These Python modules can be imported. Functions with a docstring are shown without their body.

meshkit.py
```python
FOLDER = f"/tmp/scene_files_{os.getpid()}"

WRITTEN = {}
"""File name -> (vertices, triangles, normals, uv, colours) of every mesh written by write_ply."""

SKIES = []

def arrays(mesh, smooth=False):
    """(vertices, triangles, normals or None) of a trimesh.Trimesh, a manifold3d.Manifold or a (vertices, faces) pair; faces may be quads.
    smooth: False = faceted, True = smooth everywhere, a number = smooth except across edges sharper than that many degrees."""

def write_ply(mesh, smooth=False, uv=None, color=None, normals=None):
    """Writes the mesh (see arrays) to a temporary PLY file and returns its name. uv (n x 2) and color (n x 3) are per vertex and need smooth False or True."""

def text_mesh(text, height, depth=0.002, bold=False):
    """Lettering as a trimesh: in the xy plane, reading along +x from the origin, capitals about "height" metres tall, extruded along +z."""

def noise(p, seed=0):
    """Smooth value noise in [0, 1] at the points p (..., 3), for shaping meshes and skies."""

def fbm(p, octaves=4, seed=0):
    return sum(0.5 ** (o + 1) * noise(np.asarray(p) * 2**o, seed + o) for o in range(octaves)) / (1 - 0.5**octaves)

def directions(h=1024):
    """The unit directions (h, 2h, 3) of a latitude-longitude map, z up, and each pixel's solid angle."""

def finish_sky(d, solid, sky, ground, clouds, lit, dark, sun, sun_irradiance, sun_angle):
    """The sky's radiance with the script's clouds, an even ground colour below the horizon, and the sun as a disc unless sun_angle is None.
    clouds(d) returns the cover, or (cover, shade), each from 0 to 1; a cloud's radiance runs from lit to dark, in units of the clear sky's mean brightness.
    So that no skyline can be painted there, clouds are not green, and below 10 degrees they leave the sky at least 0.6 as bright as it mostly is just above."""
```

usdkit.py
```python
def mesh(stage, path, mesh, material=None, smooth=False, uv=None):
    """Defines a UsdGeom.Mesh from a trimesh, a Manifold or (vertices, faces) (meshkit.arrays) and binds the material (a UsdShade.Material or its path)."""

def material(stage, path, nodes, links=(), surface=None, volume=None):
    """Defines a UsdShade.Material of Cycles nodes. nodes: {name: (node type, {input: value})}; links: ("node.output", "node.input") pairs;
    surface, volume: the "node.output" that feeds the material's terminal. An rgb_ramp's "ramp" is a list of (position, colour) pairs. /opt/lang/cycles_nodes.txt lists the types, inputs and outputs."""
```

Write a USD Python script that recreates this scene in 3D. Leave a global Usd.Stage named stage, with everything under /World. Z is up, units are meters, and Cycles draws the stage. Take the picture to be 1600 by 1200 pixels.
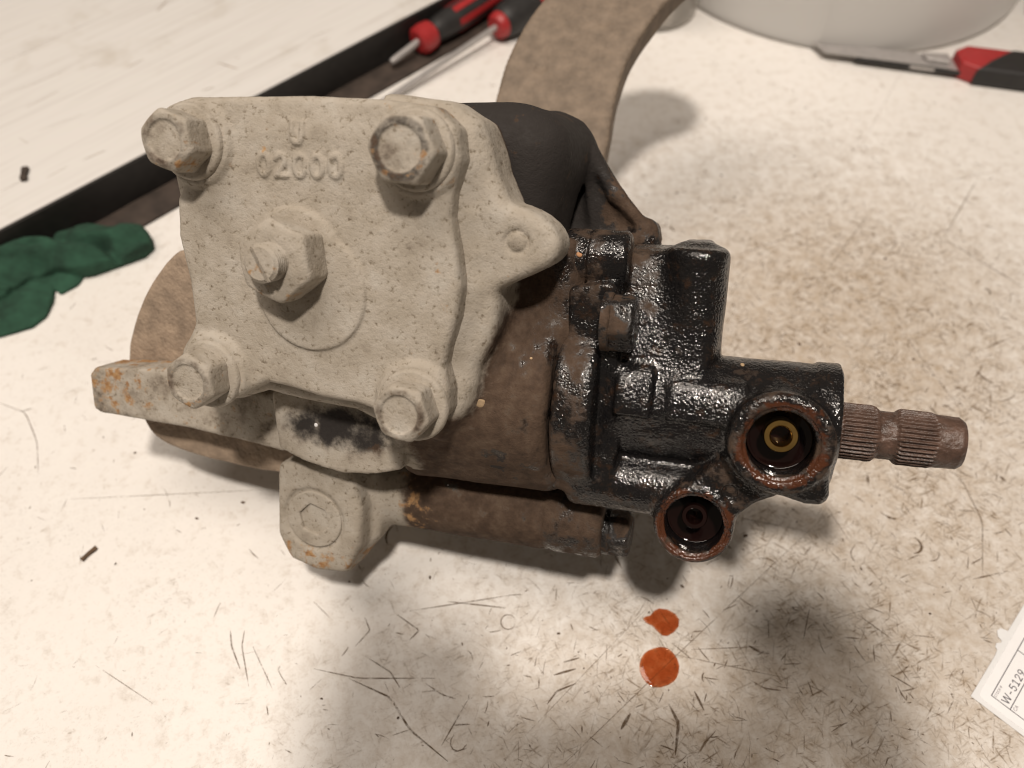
import math, random
import numpy as np, trimesh, manifold3d, usdkit, meshkit
from shapely.geometry import Polygon, LineString, Point
from pxr import Usd, UsdGeom, UsdLux, UsdShade, Gf, Sdf, Vt

stage = Usd.Stage.CreateInMemory()
UsdGeom.SetStageUpAxis(stage, 'Z'); UsdGeom.SetStageMetersPerUnit(stage, 1.0)
world = UsdGeom.Xform.Define(stage, '/World'); stage.SetDefaultPrim(world.GetPrim())
UsdGeom.Scope.Define(stage, '/World/Looks')
rng = np.random.default_rng(7); random.seed(7)

# ------------------------------------------------------------------ camera
PITCH, FPX, CAMZ = math.radians(55), 1202.0, 0.434
CR, CU, CB = np.array([1., 0, 0]), np.array([0, math.sin(PITCH), math.cos(PITCH)]), np.array([0, -math.cos(PITCH), math.sin(PITCH)])
CAM = np.array([0, 0, CAMZ])
cam = UsdGeom.Camera.Define(stage, '/World/camera')
m = Gf.Matrix4d(1.0)
for i, r in enumerate((CR, CU, CB, CAM)):
    m.SetRow(i, Gf.Vec4d(*map(float, r), 1.0 if i == 3 else 0.0))
cam.AddTransformOp().Set(m)
cam.CreateHorizontalApertureAttr(36.0); cam.CreateVerticalApertureAttr(27.0)
cam.CreateFocalLengthAttr(36.0 * FPX / 1600); cam.CreateClippingRangeAttr(Gf.Vec2f(0.01, 50))
cam.CreateFStopAttr(6.3); cam.CreateFocusDistanceAttr(0.342)
cam.CreateExposureAttr(0.0)

# ------------------------------------------------------------------ light: one warm lamp overhead, a wide dim light out of view that lifts the shadows, an even dome for room bounce
def aim(light, pos, target):
    z = np.array(pos) - np.array(target); z = z / np.linalg.norm(z)
    x = np.cross([0, 1, 0.1], z); x /= np.linalg.norm(x); y = np.cross(z, x)
    mm = Gf.Matrix4d(1.0)
    for i, r in enumerate((x, y, z, pos)):
        mm.SetRow(i, Gf.Vec4d(*map(float, r), 1.0 if i == 3 else 0.0))
    light.AddTransformOp().Set(mm)
cam2w = lambda v: v[0] * CR + v[1] * CU + v[2] * CB
TARGET = np.array([0.0, .2, .05])
key = UsdLux.DiskLight.Define(stage, '/World/lamp')
key.CreateRadiusAttr(0.10); key.CreateIntensityAttr(17.8); key.CreateColorAttr(Gf.Vec3f(1.0, .897, .795)); key.CreateNormalizeAttr(True)
aim(key, CAM + 2.2 * cam2w(np.array([.015, .4225, .9066])), TARGET)
fill = UsdLux.RectLight.Define(stage, '/World/unseen_ceiling_light')  # out of view overhead, placed to lift the shadows of the lamp
fill.CreateWidthAttr(1.5); fill.CreateHeightAttr(0.8); fill.CreateIntensityAttr(7.4); fill.CreateColorAttr(Gf.Vec3f(1.0, .875, .76)); fill.CreateNormalizeAttr(True)
aim(fill, (-0.7, .45, 2.3), (0, .2, 0))
dome = UsdLux.DomeLight.Define(stage, '/World/room_glow')
dome_mat = usdkit.material(stage, '/World/Looks/room_glow', {'b': ('background_shader', {'color': (1.0, .83, .66), 'strength': .10})}, [], surface='b.background')
UsdShade.MaterialBindingAPI.Apply(dome.GetPrim()).Bind(dome_mat)

# ------------------------------------------------------------------ helpers
def ray(x, y):
    return cam2w(np.array([(x - 800) / FPX, -(y - 600) / FPX, -1.0]))
def onz(x, y, z=0.0):                       # point of the bench (or of a level z above it) that the photograph shows at x, y
    d = ray(x, y); return CAM + d * ((z - CAMZ) / d[2])
_used = {}
def fresh(parent, name):
    k = (parent, name); _used[k] = _used.get(k, 0) + 1
    return f'{parent}/{name}' if _used[k] == 1 else f'{parent}/{name}_{_used[k] - 1:03d}'
def meta(prim, label=None, cat=None, group=None, kind=None):
    p = prim.GetPrim() if hasattr(prim, 'GetPrim') else prim
    for k, v in (('label', label), ('category', cat), ('group', group), ('kind', kind)):
        if v: p.SetCustomDataByKey(k, v)
    return prim
def thing(name, label, cat, base=(0, 0, 0), group=None, kind=None, mat=None):
    x = UsdGeom.Xform.Define(stage, fresh('/World', name))
    if mat is not None: x.AddTransformOp().Set(mat)
    else: x.AddTranslateOp().Set(Gf.Vec3d(*map(float, base)))
    x._base = np.array(base, float)
    return meta(x, label, cat, group, kind)
def put(name, mesh, material, parent=None, smooth=False, prim=None, label=None, offset=None):
    """one mesh under parent (an Xform or a Mesh) or under /World; offset is taken off the vertices"""
    path = fresh(str(parent.GetPath()) if parent is not None else '/World', name)
    if hasattr(mesh, 'to_mesh'):
        t = mesh.to_mesh(); mesh = trimesh.Trimesh(np.array(t.vert_properties[:, :3]), np.array(t.tri_verts), process=False)
    elif isinstance(mesh, tuple): mesh = trimesh.Trimesh(mesh[0], mesh[1], process=False)
    mesh = mesh.copy()
    if offset is not None: mesh.vertices = mesh.vertices - np.asarray(offset)
    u = usdkit.mesh(stage, path, mesh, material, smooth=smooth)
    if prim:
        api = UsdGeom.PrimvarsAPI(u)
        for k, a in prim.items():
            if np.ndim(a) == 0: api.CreatePrimvar(k, Sdf.ValueTypeNames.Float, 'constant').Set(float(a))
            else: api.CreatePrimvar(k, Sdf.ValueTypeNames.FloatArray, 'vertex').Set(Vt.FloatArray.FromNumpy(np.asarray(a, np.float32)))
    if label: meta(u, label)
    return u
def mat(name, nodes, links, surface='p.BSDF'):
    return usdkit.material(stage, '/World/Looks/' + name, nodes, links, surface=surface)

# ---- distance fields on a grid (millimetres) and a surface-net mesher
class Grid:
    def __init__(s, lo, hi, h):
        s.lo, s.h = np.array(lo, float), h
        n = np.ceil((np.array(hi, float) - s.lo) / h).astype(int) + 1
        ax = [(s.lo[k] + h * np.arange(n[k])).astype(np.float32) for k in range(3)]
        s.A, s.B, s.N = ax[0][:, None, None], ax[1][None, :, None], ax[2][None, None, :]
        s.ax = ax
def ext(d2, w, rd=0.0):
    x, y = d2 + rd, w + rd
    return np.minimum(np.maximum(x, y), 0) + np.hypot(np.maximum(x, 0), np.maximum(y, 0)) - rd
def slab(c, lo, hi): return np.abs(c - (lo + hi) / 2) - (hi - lo) / 2
def smin(a, b, k):
    h = np.maximum(k - np.abs(a - b), 0) / k
    return np.minimum(a, b) - h * h * k * .25
def smax(a, b, k): return -smin(-a, -b, k)
def cylA(g, b, n, r, a0, a1, rd=1.0): return ext(np.hypot(g.B - b, g.N - n) - r, slab(g.A, a0, a1), rd)
def cylN(g, a, b, r, n0, n1, rd=1.0): return ext(np.hypot(g.A - a, g.B - b) - r, slab(g.N, n0, n1), rd)
def cylB(g, a, n, r, b0, b1, rd=1.0): return ext(np.hypot(g.A - a, g.N - n) - r, slab(g.B, b0, b1), rd)
def boxd(g, a0, a1, b0, b1, n0, n1, rd=1.0):
    q = [slab(g.A, a0, a1) + rd, slab(g.B, b0, b1) + rd, slab(g.N, n0, n1) + rd]
    return np.minimum(np.maximum(np.maximum(q[0], q[1]), q[2]), 0) + np.sqrt(np.maximum(q[0], 0)**2 + np.maximum(q[1], 0)**2 + np.maximum(q[2], 0)**2) - rd
def capsule(g, p, q, r0, r1=None):
    r1 = r0 if r1 is None else r1
    p, q = np.asarray(p, float), np.asarray(q, float); d = q - p
    t = np.clip(((g.A - p[0]) * d[0] + (g.B - p[1]) * d[1] + (g.N - p[2]) * d[2]) / (d @ d), 0, 1)
    return np.sqrt((g.A - p[0] - t * d[0])**2 + (g.B - p[1] - t * d[1])**2 + (g.N - p[2] - t * d[2])**2) - (r0 + (r1 - r0) * t)
def poly2(X, Y, pts):
    pts = np.asarray(pts, float); d = np.full(np.broadcast(X, Y).shape, 1e9, np.float32); inside = np.zeros(d.shape, bool)
    for (x0, y0), (x1, y1) in zip(pts, np.roll(pts, -1, 0)):
        ex, ey = x1 - x0, y1 - y0
        t = np.clip(((X - x0) * ex + (Y - y0) * ey) / (ex * ex + ey * ey + 1e-12), 0, 1)
        d = np.minimum(d, (X - x0 - t * ex)**2 + (Y - y0 - t * ey)**2)
        if abs(ey) > 1e-12: inside ^= ((Y < y0) != (Y < y1)) & (X < x0 + (Y - y0) * ex / ey)
    d = np.sqrt(d); return np.where(inside, -d, d).astype(np.float32)
def line2(X, Y, pts):
    d = np.full(np.broadcast(X, Y).shape, 1e9, np.float32)
    for (x0, y0), (x1, y1) in zip(pts[:-1], pts[1:]):
        ex, ey = x1 - x0, y1 - y0
        t = np.clip(((X - x0) * ex + (Y - y0) * ey) / (ex * ex + ey * ey + 1e-12), 0, 1)
        d = np.minimum(d, (X - x0 - t * ex)**2 + (Y - y0 - t * ey)**2)
    return np.sqrt(d)
def round_poly(pts, r):
    """corners rounded, still a list of points"""
    p = Polygon(pts).buffer(r, join_style=1).buffer(-2 * r, join_style=1).buffer(r, join_style=1).simplify(.15)
    if p.geom_type != 'Polygon': p = max(p.geoms, key=lambda q: q.area)
    return np.array(p.exterior.coords)[:-1]
CORN = np.array([(i, j, k) for i in (0, 1) for j in (0, 1) for k in (0, 1)])
def nets(g, v):
    """surface net of the zero level of v; trimesh in metres, still in the grid's frame"""
    v = np.asarray(np.broadcast_to(v, [len(x) for x in g.ax]), np.float32)
    s = v < 0
    c = np.zeros(np.array(v.shape) - 1, np.int8)
    for i, j, k in CORN: c += s[i:i + c.shape[0], j:j + c.shape[1], k:k + c.shape[2]]
    act = (c > 0) & (c < 8); ids = np.argwhere(act)
    index = np.full(act.shape, -1, np.int64); index[act] = np.arange(len(ids))
    vals = np.stack([v[tuple((ids + q).T)] for q in CORN], 1).astype(float)
    acc, cnt = np.zeros((len(ids), 3)), np.zeros(len(ids))
    for i in range(8):
        for j in range(i + 1, 8):
            if np.abs(CORN[i] - CORN[j]).sum() == 1:
                hit = (vals[:, i] < 0) != (vals[:, j] < 0)
                t = vals[:, i] / np.where(hit, vals[:, i] - vals[:, j], 1)
                acc[hit] += CORN[i] + t[hit, None] * (CORN[j] - CORN[i]); cnt[hit] += 1
    P = g.lo + g.h * (ids + acc / cnt[:, None])
    quads = []
    for ax in range(3):
        o1, o2 = [k for k in range(3) if k != ax]
        lo = [slice(None)] * 3; hi = [slice(None)] * 3
        lo[ax] = slice(0, -1); hi[ax] = slice(1, None)
        for o in (o1, o2): lo[o] = hi[o] = slice(1, -1)
        a, b = s[tuple(lo)], s[tuple(hi)]
        e = np.argwhere(a != b); flip = a[tuple(e.T)]
        for o in (o1, o2): e[:, o] += 1
        d1, d2 = np.zeros(3, int), np.zeros(3, int); d1[o1], d2[o2] = 1, 1
        q = np.stack([index[tuple((e - d).T)] for d in (d1 * 0, d1, d1 + d2, d2)], 1)
        if ax == 1: flip = ~flip
        q[~flip] = q[~flip][:, ::-1]; quads.append(q)
    q = np.vstack(quads); q = q[(q >= 0).all(1)]
    f = np.vstack([q[:, [0, 1, 2]], q[:, [0, 2, 3]]])
    t = trimesh.Trimesh(P * .001, f, process=False)
    if t.volume < 0: t.invert()
    return t
def roughen(t, amp, size, seed=0, octaves=3):
    """moves the vertices along their normals by noise: amp and size in mm"""
    n = t.vertex_normals
    d = (meshkit.fbm(t.vertices * 1000 / size + 50, octaves, seed) - .5) * 2 * amp * .001
    return trimesh.Trimesh(t.vertices + n * d[:, None], t.faces, process=False)
def sstep(x, a, b):
    t = np.clip((np.asarray(x) - a) / (b - a), 0, 1); return t * t * (3 - 2 * t)
def lathe(profile, n=48, axis='z'):
    """closed surface of revolution; profile = [(r, h), ...] from one end of the axis to the other"""
    t = trimesh.creation.revolve(np.array(profile, float), sections=n)
    if t.volume < 0: t.invert()
    if axis == 'x': t.apply_transform(np.array([[0, 0, 1, 0], [1, 0, 0, 0], [0, 1, 0, 0], [0, 0, 0, 1.]]))
    return t
def hexhead(af, h, cham=.12, dish=0.0, spin=0.0, dishr=.6):
    """hexagon head along z from 0 to h, corners cut by a cone, dished top"""
    r = af / 2 / math.cos(math.pi / 6)
    hexa = manifold3d.Manifold.cylinder(h, r, r, 6).rotate([0, 0, spin])
    prof = [(0, -1e-4), (r * 1.2, -1e-4), (r * 1.2, h - cham * af - (r * .2) * .55), (af / 2 * .96, h), (0, h)]
    cone = manifold3d.CrossSection([[(x, y) for x, y in prof]]).revolve(64)
    out = hexa ^ cone
    if dish > 0:
        c = manifold3d.Manifold.cylinder(dish * 2, af / 2 * dishr, af / 2 * dishr * 1.12, 40).translate([0, 0, h - dish])
        out = out - c
    return out
def tri(mn):
    t = mn.to_mesh(); return trimesh.Trimesh(np.array(t.vert_properties[:, :3]), np.array(t.tri_verts), process=False)
def finer(t, e, amp=0, size=5, seed=0):
    """cut to edges of e and worn by noise (mm)"""
    t = t.copy(); t.merge_vertices()
    t = tri(manifold3d.Manifold(manifold3d.Mesh(np.asarray(t.vertices, np.float32), np.asarray(t.faces, np.uint32))).refine_to_length(e))
    if amp:
        d = np.stack([meshkit.fbm(t.vertices * 1000 / size + 31, 2, seed + k) - .5 for k in range(3)], 1) * 2 * amp * .001
        t = trimesh.Trimesh(t.vertices + d, t.faces, process=False)
    return t
def bar(p, q, r0, r1=None, n=16):
    """round bar from p to q"""
    p, q = np.asarray(p, float), np.asarray(q, float); L = np.linalg.norm(q - p)
    t = lathe([(0, 0), (r0, 0), (r0 if r1 is None else r1, L), (0, L)], n)
    return place(t, p, q - p)
def hex_net(af, h, cham, dish, spin, dishr, seed, h0=-1.0, worn=.25, soft=1.6, hole=0.0):
    """worn hexagon head from h0 to h along z (mm in, metres out): rounded arrises, cut by a cone, dished or with a hexagon socket"""
    R = af * .62; g = Grid((-R, -R, h0 - 1.5), (R, R, h + 1.5), .55)
    d = None
    for k in range(3):
        a = math.radians(spin + 60 * k); e = np.abs(g.A * math.cos(a) + g.B * math.sin(a)) - af / 2
        d = e if d is None else smax(d, e, soft)
    rad = np.hypot(g.A, g.B)
    d = smax(d, (g.N - h + (rad - af * .43) * cham) / math.hypot(1, cham), soft)
    d = smax(d, np.maximum(g.N - h, h0 - g.N), soft * .9)
    if dish: d = smax(d, -ext(rad - af * .5 * dishr, slab(g.N, h - dish, h + 9), .4), .8)
    if hole:
        q = None
        for k in range(3):
            a = math.radians(spin + 60 * k); e = np.abs(g.A * math.cos(a) + g.B * math.sin(a)) - hole / 2
            q = e if q is None else np.maximum(q, e)
        d = smax(d, -np.maximum(q, h - 4.2 - g.N), .5)
    return roughen(nets(g, d), worn, 4, seed, 3)
def place(t, p, d, up=(0, 0, 1)):
    """turns a mesh built along z so that z runs along d, and moves it to p"""
    z = np.asarray(d, float); z = z / np.linalg.norm(z)
    x = np.cross(up, z)
    if np.linalg.norm(x) < 1e-6: x = np.array([1., 0, 0])
    x /= np.linalg.norm(x); y = np.cross(z, x)
    M = np.eye(4); M[:3, 0], M[:3, 1], M[:3, 2], M[:3, 3] = x, y, z, p
    t = t.copy(); t.apply_transform(M); return t

# ------------------------------------------------------------------ materials
def iron_material():
    """one cast-iron look for the whole gearbox; what lies on it (dust, oil, rust) comes with each mesh"""
    N = {'c': ('texture_coordinate', {}),
         'n1': ('noise_texture', {'scale': 70.0, 'detail': 5.0, 'roughness': .6}),
         'n2': ('noise_texture', {'scale': 420.0, 'detail': 4.0, 'roughness': .62}),
         'n3': ('noise_texture', {'scale': 1300.0, 'detail': 2.0}),
         'n4': ('noise_texture', {'scale': 150.0, 'detail': 4.0, 'roughness': .65, 'w': 3.0, 'dimensions': '4D'}),
         'dust': ('attribute', {'attribute': 'dust'}), 'oil': ('attribute', {'attribute': 'oil'}), 'rust': ('attribute', {'attribute': 'rust'}), 'dark': ('attribute', {'attribute': 'dark'}),
         # how far each layer covers, broken up by noise
         'n1c': ('math', {'math_type': 'subtract', 'value2': .5}), 'n4c': ('math', {'math_type': 'subtract', 'value2': .5}), 'n2c': ('math', {'math_type': 'subtract', 'value2': .5}),
         'nd': ('math', {'math_type': 'add'}),
         'd1': ('math', {'math_type': 'multiply_add', 'value2': .95}), 'd2': ('map_range', {'from_min': .22, 'from_max': .80, 'range_type': 'smoothstep'}),
         'o1': ('math', {'math_type': 'multiply_add', 'value2': 1.2}), 'o2': ('map_range', {'from_min': .34, 'from_max': .66, 'range_type': 'smoothstep'}),
         'r1': ('math', {'math_type': 'multiply_add', 'value2': 2.2}), 'r2': ('map_range', {'from_min': .45, 'from_max': .75, 'range_type': 'smoothstep'}),
         'k1': ('math', {'math_type': 'multiply_add', 'value2': 2.0}), 'k2': ('map_range', {'from_min': .38, 'from_max': .62, 'range_type': 'smoothstep'}),
         'iron': ('rgb_ramp', {'ramp': [(.25, (.038, .025, .017)), (.5, (.082, .053, .036)), (.75, (.130, .092, .064))]}),
         'dustc': ('rgb_ramp', {'ramp': [(.22, (.25, .215, .175)), (.40, (.345, .305, .25)), (.55, (.395, .355, .30)), (.8, (.46, .43, .38))]}),
         'pits': ('rgb_ramp', {'ramp': [(.30, (.34, .29, .23)), (.37, (.72, .70, .66)), (.44, (1, 1, 1))]}),
         'dustp': ('mix', {'mix_type': 'multiply', 'fac': .8}),
         'oilc': ('rgb_ramp', {'ramp': [(.35, (.006, .006, .007)), (.55, (.010, .009, .009)), (.72, (.040, .021, .012))]}),
         'rustc': ('rgb_ramp', {'ramp': [(.3, (.24, .115, .045)), (.7, (.42, .265, .13))]}),
         'rr': ('mix', {'color2': (.070, .024, .011)}), 'm0': ('mix', {'color2': (.030, .026, .024)}), 'm1': ('mix', {}), 'm2': ('mix', {}), 'm3': ('mix', {}),
         'ro': ('mix_float', {'a': .78, 'b': .13}), 'rn': ('map_range', {'from_min': .35, 'from_max': .65, 'to_min': -.05, 'to_max': .12}), 'rs': ('math', {'math_type': 'add', 'use_clamp': True}),
         'h1': ('mix_float', {}), 'bd': ('mix_float', {'a': .0009, 'b': .00078}), 'n5': ('noise_texture', {'scale': 850.0, 'detail': 1.5, 'roughness': .45}),
         'n3m': ('math', {'math_type': 'multiply_add', 'value2': .5}), 'bn': ('map_range', {'from_min': .38, 'from_max': .60, 'to_min': .25, 'to_max': 1.0}), 'bstr': ('mix_float', {'a': .5}),
         'bump': ('bump', {'distance': .0011, 'strength': .6}),
         'oilr': ('map_range', {'from_min': .2, 'from_max': .45}), 'sp': ('mix_float', {'a': .25, 'b': .65}),
         'p': ('principled_bsdf', {})}
    L = [('c.object', f'{n}.vector') for n in ('n1', 'n2', 'n3', 'n4')]
    L += [('n1.fac', 'n1c.value1'), ('n4.fac', 'n4c.value1'), ('n2.fac', 'n2c.value1'), ('n1c.value', 'nd.value1'), ('n4c.value', 'nd.value2'),
          ('nd.value', 'd1.value1'), ('dust.fac', 'd1.value3'), ('d1.value', 'd2.value'),
          ('nd.value', 'o1.value1'), ('oil.fac', 'o1.value3'), ('o1.value', 'o2.value'),
          ('n4c.value', 'r1.value1'), ('rust.fac', 'r1.value3'), ('r1.value', 'r2.value'),
          ('nd.value', 'k1.value1'), ('dark.fac', 'k1.value3'), ('k1.value', 'k2.value'),
          ('n4.fac', 'iron.fac'), ('n1.fac', 'dustc.fac'), ('n2.fac', 'pits.fac'), ('n4.fac', 'oilc.fac'), ('n2.fac', 'rustc.fac'),
          ('dustc.color', 'dustp.color1'), ('pits.color', 'dustp.color2'),
          ('iron.color', 'm0.color1'), ('k2.result', 'm0.fac'), ('m0.color', 'm1.color1'), ('dustp.color', 'm1.color2'), ('d2.result', 'm1.fac'),
          ('m1.color', 'm2.color1'), ('oilc.color', 'm2.color2'), ('o2.result', 'm2.fac'),
          ('m2.color', 'm3.color1'), ('rustc.color', 'rr.color1'), ('oilr.result', 'rr.fac'), ('rr.color', 'm3.color2'), ('r2.result', 'm3.fac'), ('m3.color', 'p.base_color'),
          ('o2.result', 'ro.fac'), ('n2.fac', 'rn.value'), ('ro.result', 'rs.value1'), ('rn.result', 'rs.value2'), ('rs.value', 'p.roughness'),
          ('oil.fac', 'oilr.value'), ('o2.result', 'sp.fac'), ('sp.result', 'p.specular_ior_level'),
          ('c.object', 'n5.vector'), ('o2.result', 'h1.fac'), ('n3m.value', 'h1.a'), ('n5.fac', 'h1.b'), ('n3.fac', 'n3m.value1'), ('n2.fac', 'n3m.value3'), ('o2.result', 'bd.fac'), ('bd.result', 'bump.distance'), ('h1.result', 'bump.height'), ('n1.fac', 'bn.value'), ('bn.result', 'bstr.b'), ('o2.result', 'bstr.fac'), ('bstr.result', 'bump.strength'), ('bump.normal', 'p.normal')]
    return mat('cast_iron', N, L)
IRON = iron_material()
def plain(name, color, rough=.5, metallic=0.0, var=.25, scale=120.0, bump=.0, bscale=600.0, **kw):
    c = np.array(color)
    N = {'c': ('texture_coordinate', {}), 'n': ('noise_texture', {'scale': scale, 'detail': 4.0, 'roughness': .6}),
         'r': ('rgb_ramp', {'ramp': [(.3, tuple(c * (1 - var))), (.7, tuple(np.minimum(c * (1 + var), 1)))]}),
         'p': ('principled_bsdf', {'roughness': rough, 'metallic': metallic, **kw})}
    L = [('c.object', 'n.vector'), ('n.fac', 'r.fac'), ('r.color', 'p.base_color')]
    if bump:
        N['b'] = ('noise_texture', {'scale': bscale, 'detail': 3.0}); N['bm'] = ('bump', {'distance': bump, 'strength': .7})
        L += [('c.object', 'b.vector'), ('b.fac', 'bm.height'), ('bm.normal', 'p.normal')]
    return mat(name, N, L)
ARM = plain('arm_rust', (.195, .150, .110), .7, var=.26, scale=110, bump=.0013, bscale=480)
FLANGE = plain('flange_rust', (.29, .22, .16), .8, var=.28, scale=110, bump=.0013, bscale=450)
SHAFT = plain('greasy_rust', (.088, .052, .038), .42, var=.4, scale=170, bump=.0006, bscale=900)
OCHRE = plain('orange_wood', (.46, .24, .12), .8, var=.3)
FLAKE = plain('tan_flake', (.42, .30, .18), .8, var=.3)
def bench_material():
    N = {'c': ('texture_coordinate', {}), 'dirt': ('attribute', {'attribute': 'dirt'}),
         'big': ('noise_texture', {'scale': 6.0, 'detail': 6.0, 'roughness': .62}),
         'mid': ('noise_texture', {'scale': 95.0, 'detail': 9.0, 'roughness': .80, 'distortion': .2}),
         'fine': ('noise_texture', {'scale': 260.0, 'detail': 5.0, 'roughness': .7}),
         'base': ('rgb_ramp', {'ramp': [(.3, (.765, .74, .705)), (.6, (.82, .80, .77))]}),
         'md': ('math', {'math_type': 'subtract', 'value2': .5}), 'dc': ('math', {'math_type': 'multiply_add', 'value2': 2.4}), 'dm': ('map_range', {'from_min': .15, 'from_max': 1.15}),
         'stn': ('math', {'math_type': 'multiply', 'value2': .78}), 'stain': ('mix', {'color2': (.41, .32, .225)}),
         'pat': ('noise_texture', {'scale': 22.0, 'detail': 4.0, 'roughness': .6}), 'pm': ('map_range', {'from_min': .38, 'from_max': .62, 'to_min': .25, 'to_max': 1.3}), 'pd': ('math', {'math_type': 'multiply'}), 'acc': ('math', {'math_type': 'multiply', 'use_clamp': True}), 'acm': ('math', {'math_type': 'multiply', 'value2': 1.0}), 'str': ('mix', {'color2': (.19, .135, .085)}),
         'bump': ('bump', {'distance': .0003, 'strength': .35}), 'p': ('principled_bsdf', {'roughness': .45, 'specular_ior_level': .3})}
    L = [('c.object', f'{k}.vector') for k in ('big', 'mid', 'fine')] + [('big.fac', 'base.fac'), ('mid.fac', 'md.value1'), ('md.value', 'dc.value1'), ('dirt.fac', 'dc.value3'), ('dc.value', 'dm.value'), ('dm.result', 'stn.value1'),
         ('base.color', 'stain.color1'), ('stn.value', 'stain.fac'), ('stain.color', 'str.color1'), ('str.color', 'p.base_color'), ('fine.fac', 'bump.height'), ('bump.normal', 'p.normal')]
    last = None
    for k, (rot, sx, sy, lo, hi) in enumerate(((.45, 60, 520, .58, .68), (-.55, 75, 560, .58, .68), (1.25, 70, 620, .60, .69), (-1.15, 100, 700, .58, .68), (.1, 170, 860, .58, .68), (.9, 40, 420, .61, .70))):
        N[f'm{k}'] = ('mapping', {'mapping_type': 'texture', 'rotation': (0, 0, rot), 'scale': (1 / sx, 1 / sy, 1.0), 'location': (k * 3.7, k * 1.3, k)}); N[f's{k}'] = ('noise_texture', {'scale': 1.0, 'detail': 3.0, 'roughness': .6, 'distortion': .15}); N[f'r{k}'] = ('map_range', {'from_min': lo, 'from_max': hi})
        L += [('c.object', f'm{k}.vector'), (f'm{k}.vector', f's{k}.vector'), (f's{k}.fac', f'r{k}.value')]
        if last is None: last = f'r{k}.result'
        else:
            N[f'x{k}'] = ('math', {'math_type': 'maximum'}); L += [(last, f'x{k}.value1'), (f'r{k}.result', f'x{k}.value2')]; last = f'x{k}.value'
    L += [('c.object', 'pat.vector'), ('pat.fac', 'pm.value'), ('pm.result', 'pd.value1'), ('dm.result', 'pd.value2'), (last, 'acc.value1'), ('pd.value', 'acc.value2'), ('acc.value', 'acm.value1'), ('acm.value', 'str.fac')]
    return mat('bench_paint', N, L)
BENCH = bench_material()
SCRATCH = mat('scratch_dirt', {'c': ('texture_coordinate', {}), 'n': ('noise_texture', {'scale': 420.0, 'detail': 4.0, 'roughness': .7}), 'k': ('noise_texture', {'scale': 90.0, 'detail': 2.0}), 'a': ('math', {'math_type': 'add'}), 'r': ('map_range', {'from_min': .72, 'from_max': 1.12, 'to_min': 0.0, 'to_max': .9}), 't': ('transparent_bsdf', {}), 'd': ('diffuse_bsdf', {'color': (.15, .105, .068)}), 'm': ('mix_closure', {})},
              [('c.object', 'n.vector'), ('c.object', 'k.vector'), ('n.fac', 'a.value1'), ('k.fac', 'a.value2'), ('a.value', 'r.value'), ('r.result', 'm.fac'), ('t.BSDF', 'm.closure1'), ('d.BSDF', 'm.closure2')], surface='m.closure')
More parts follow.
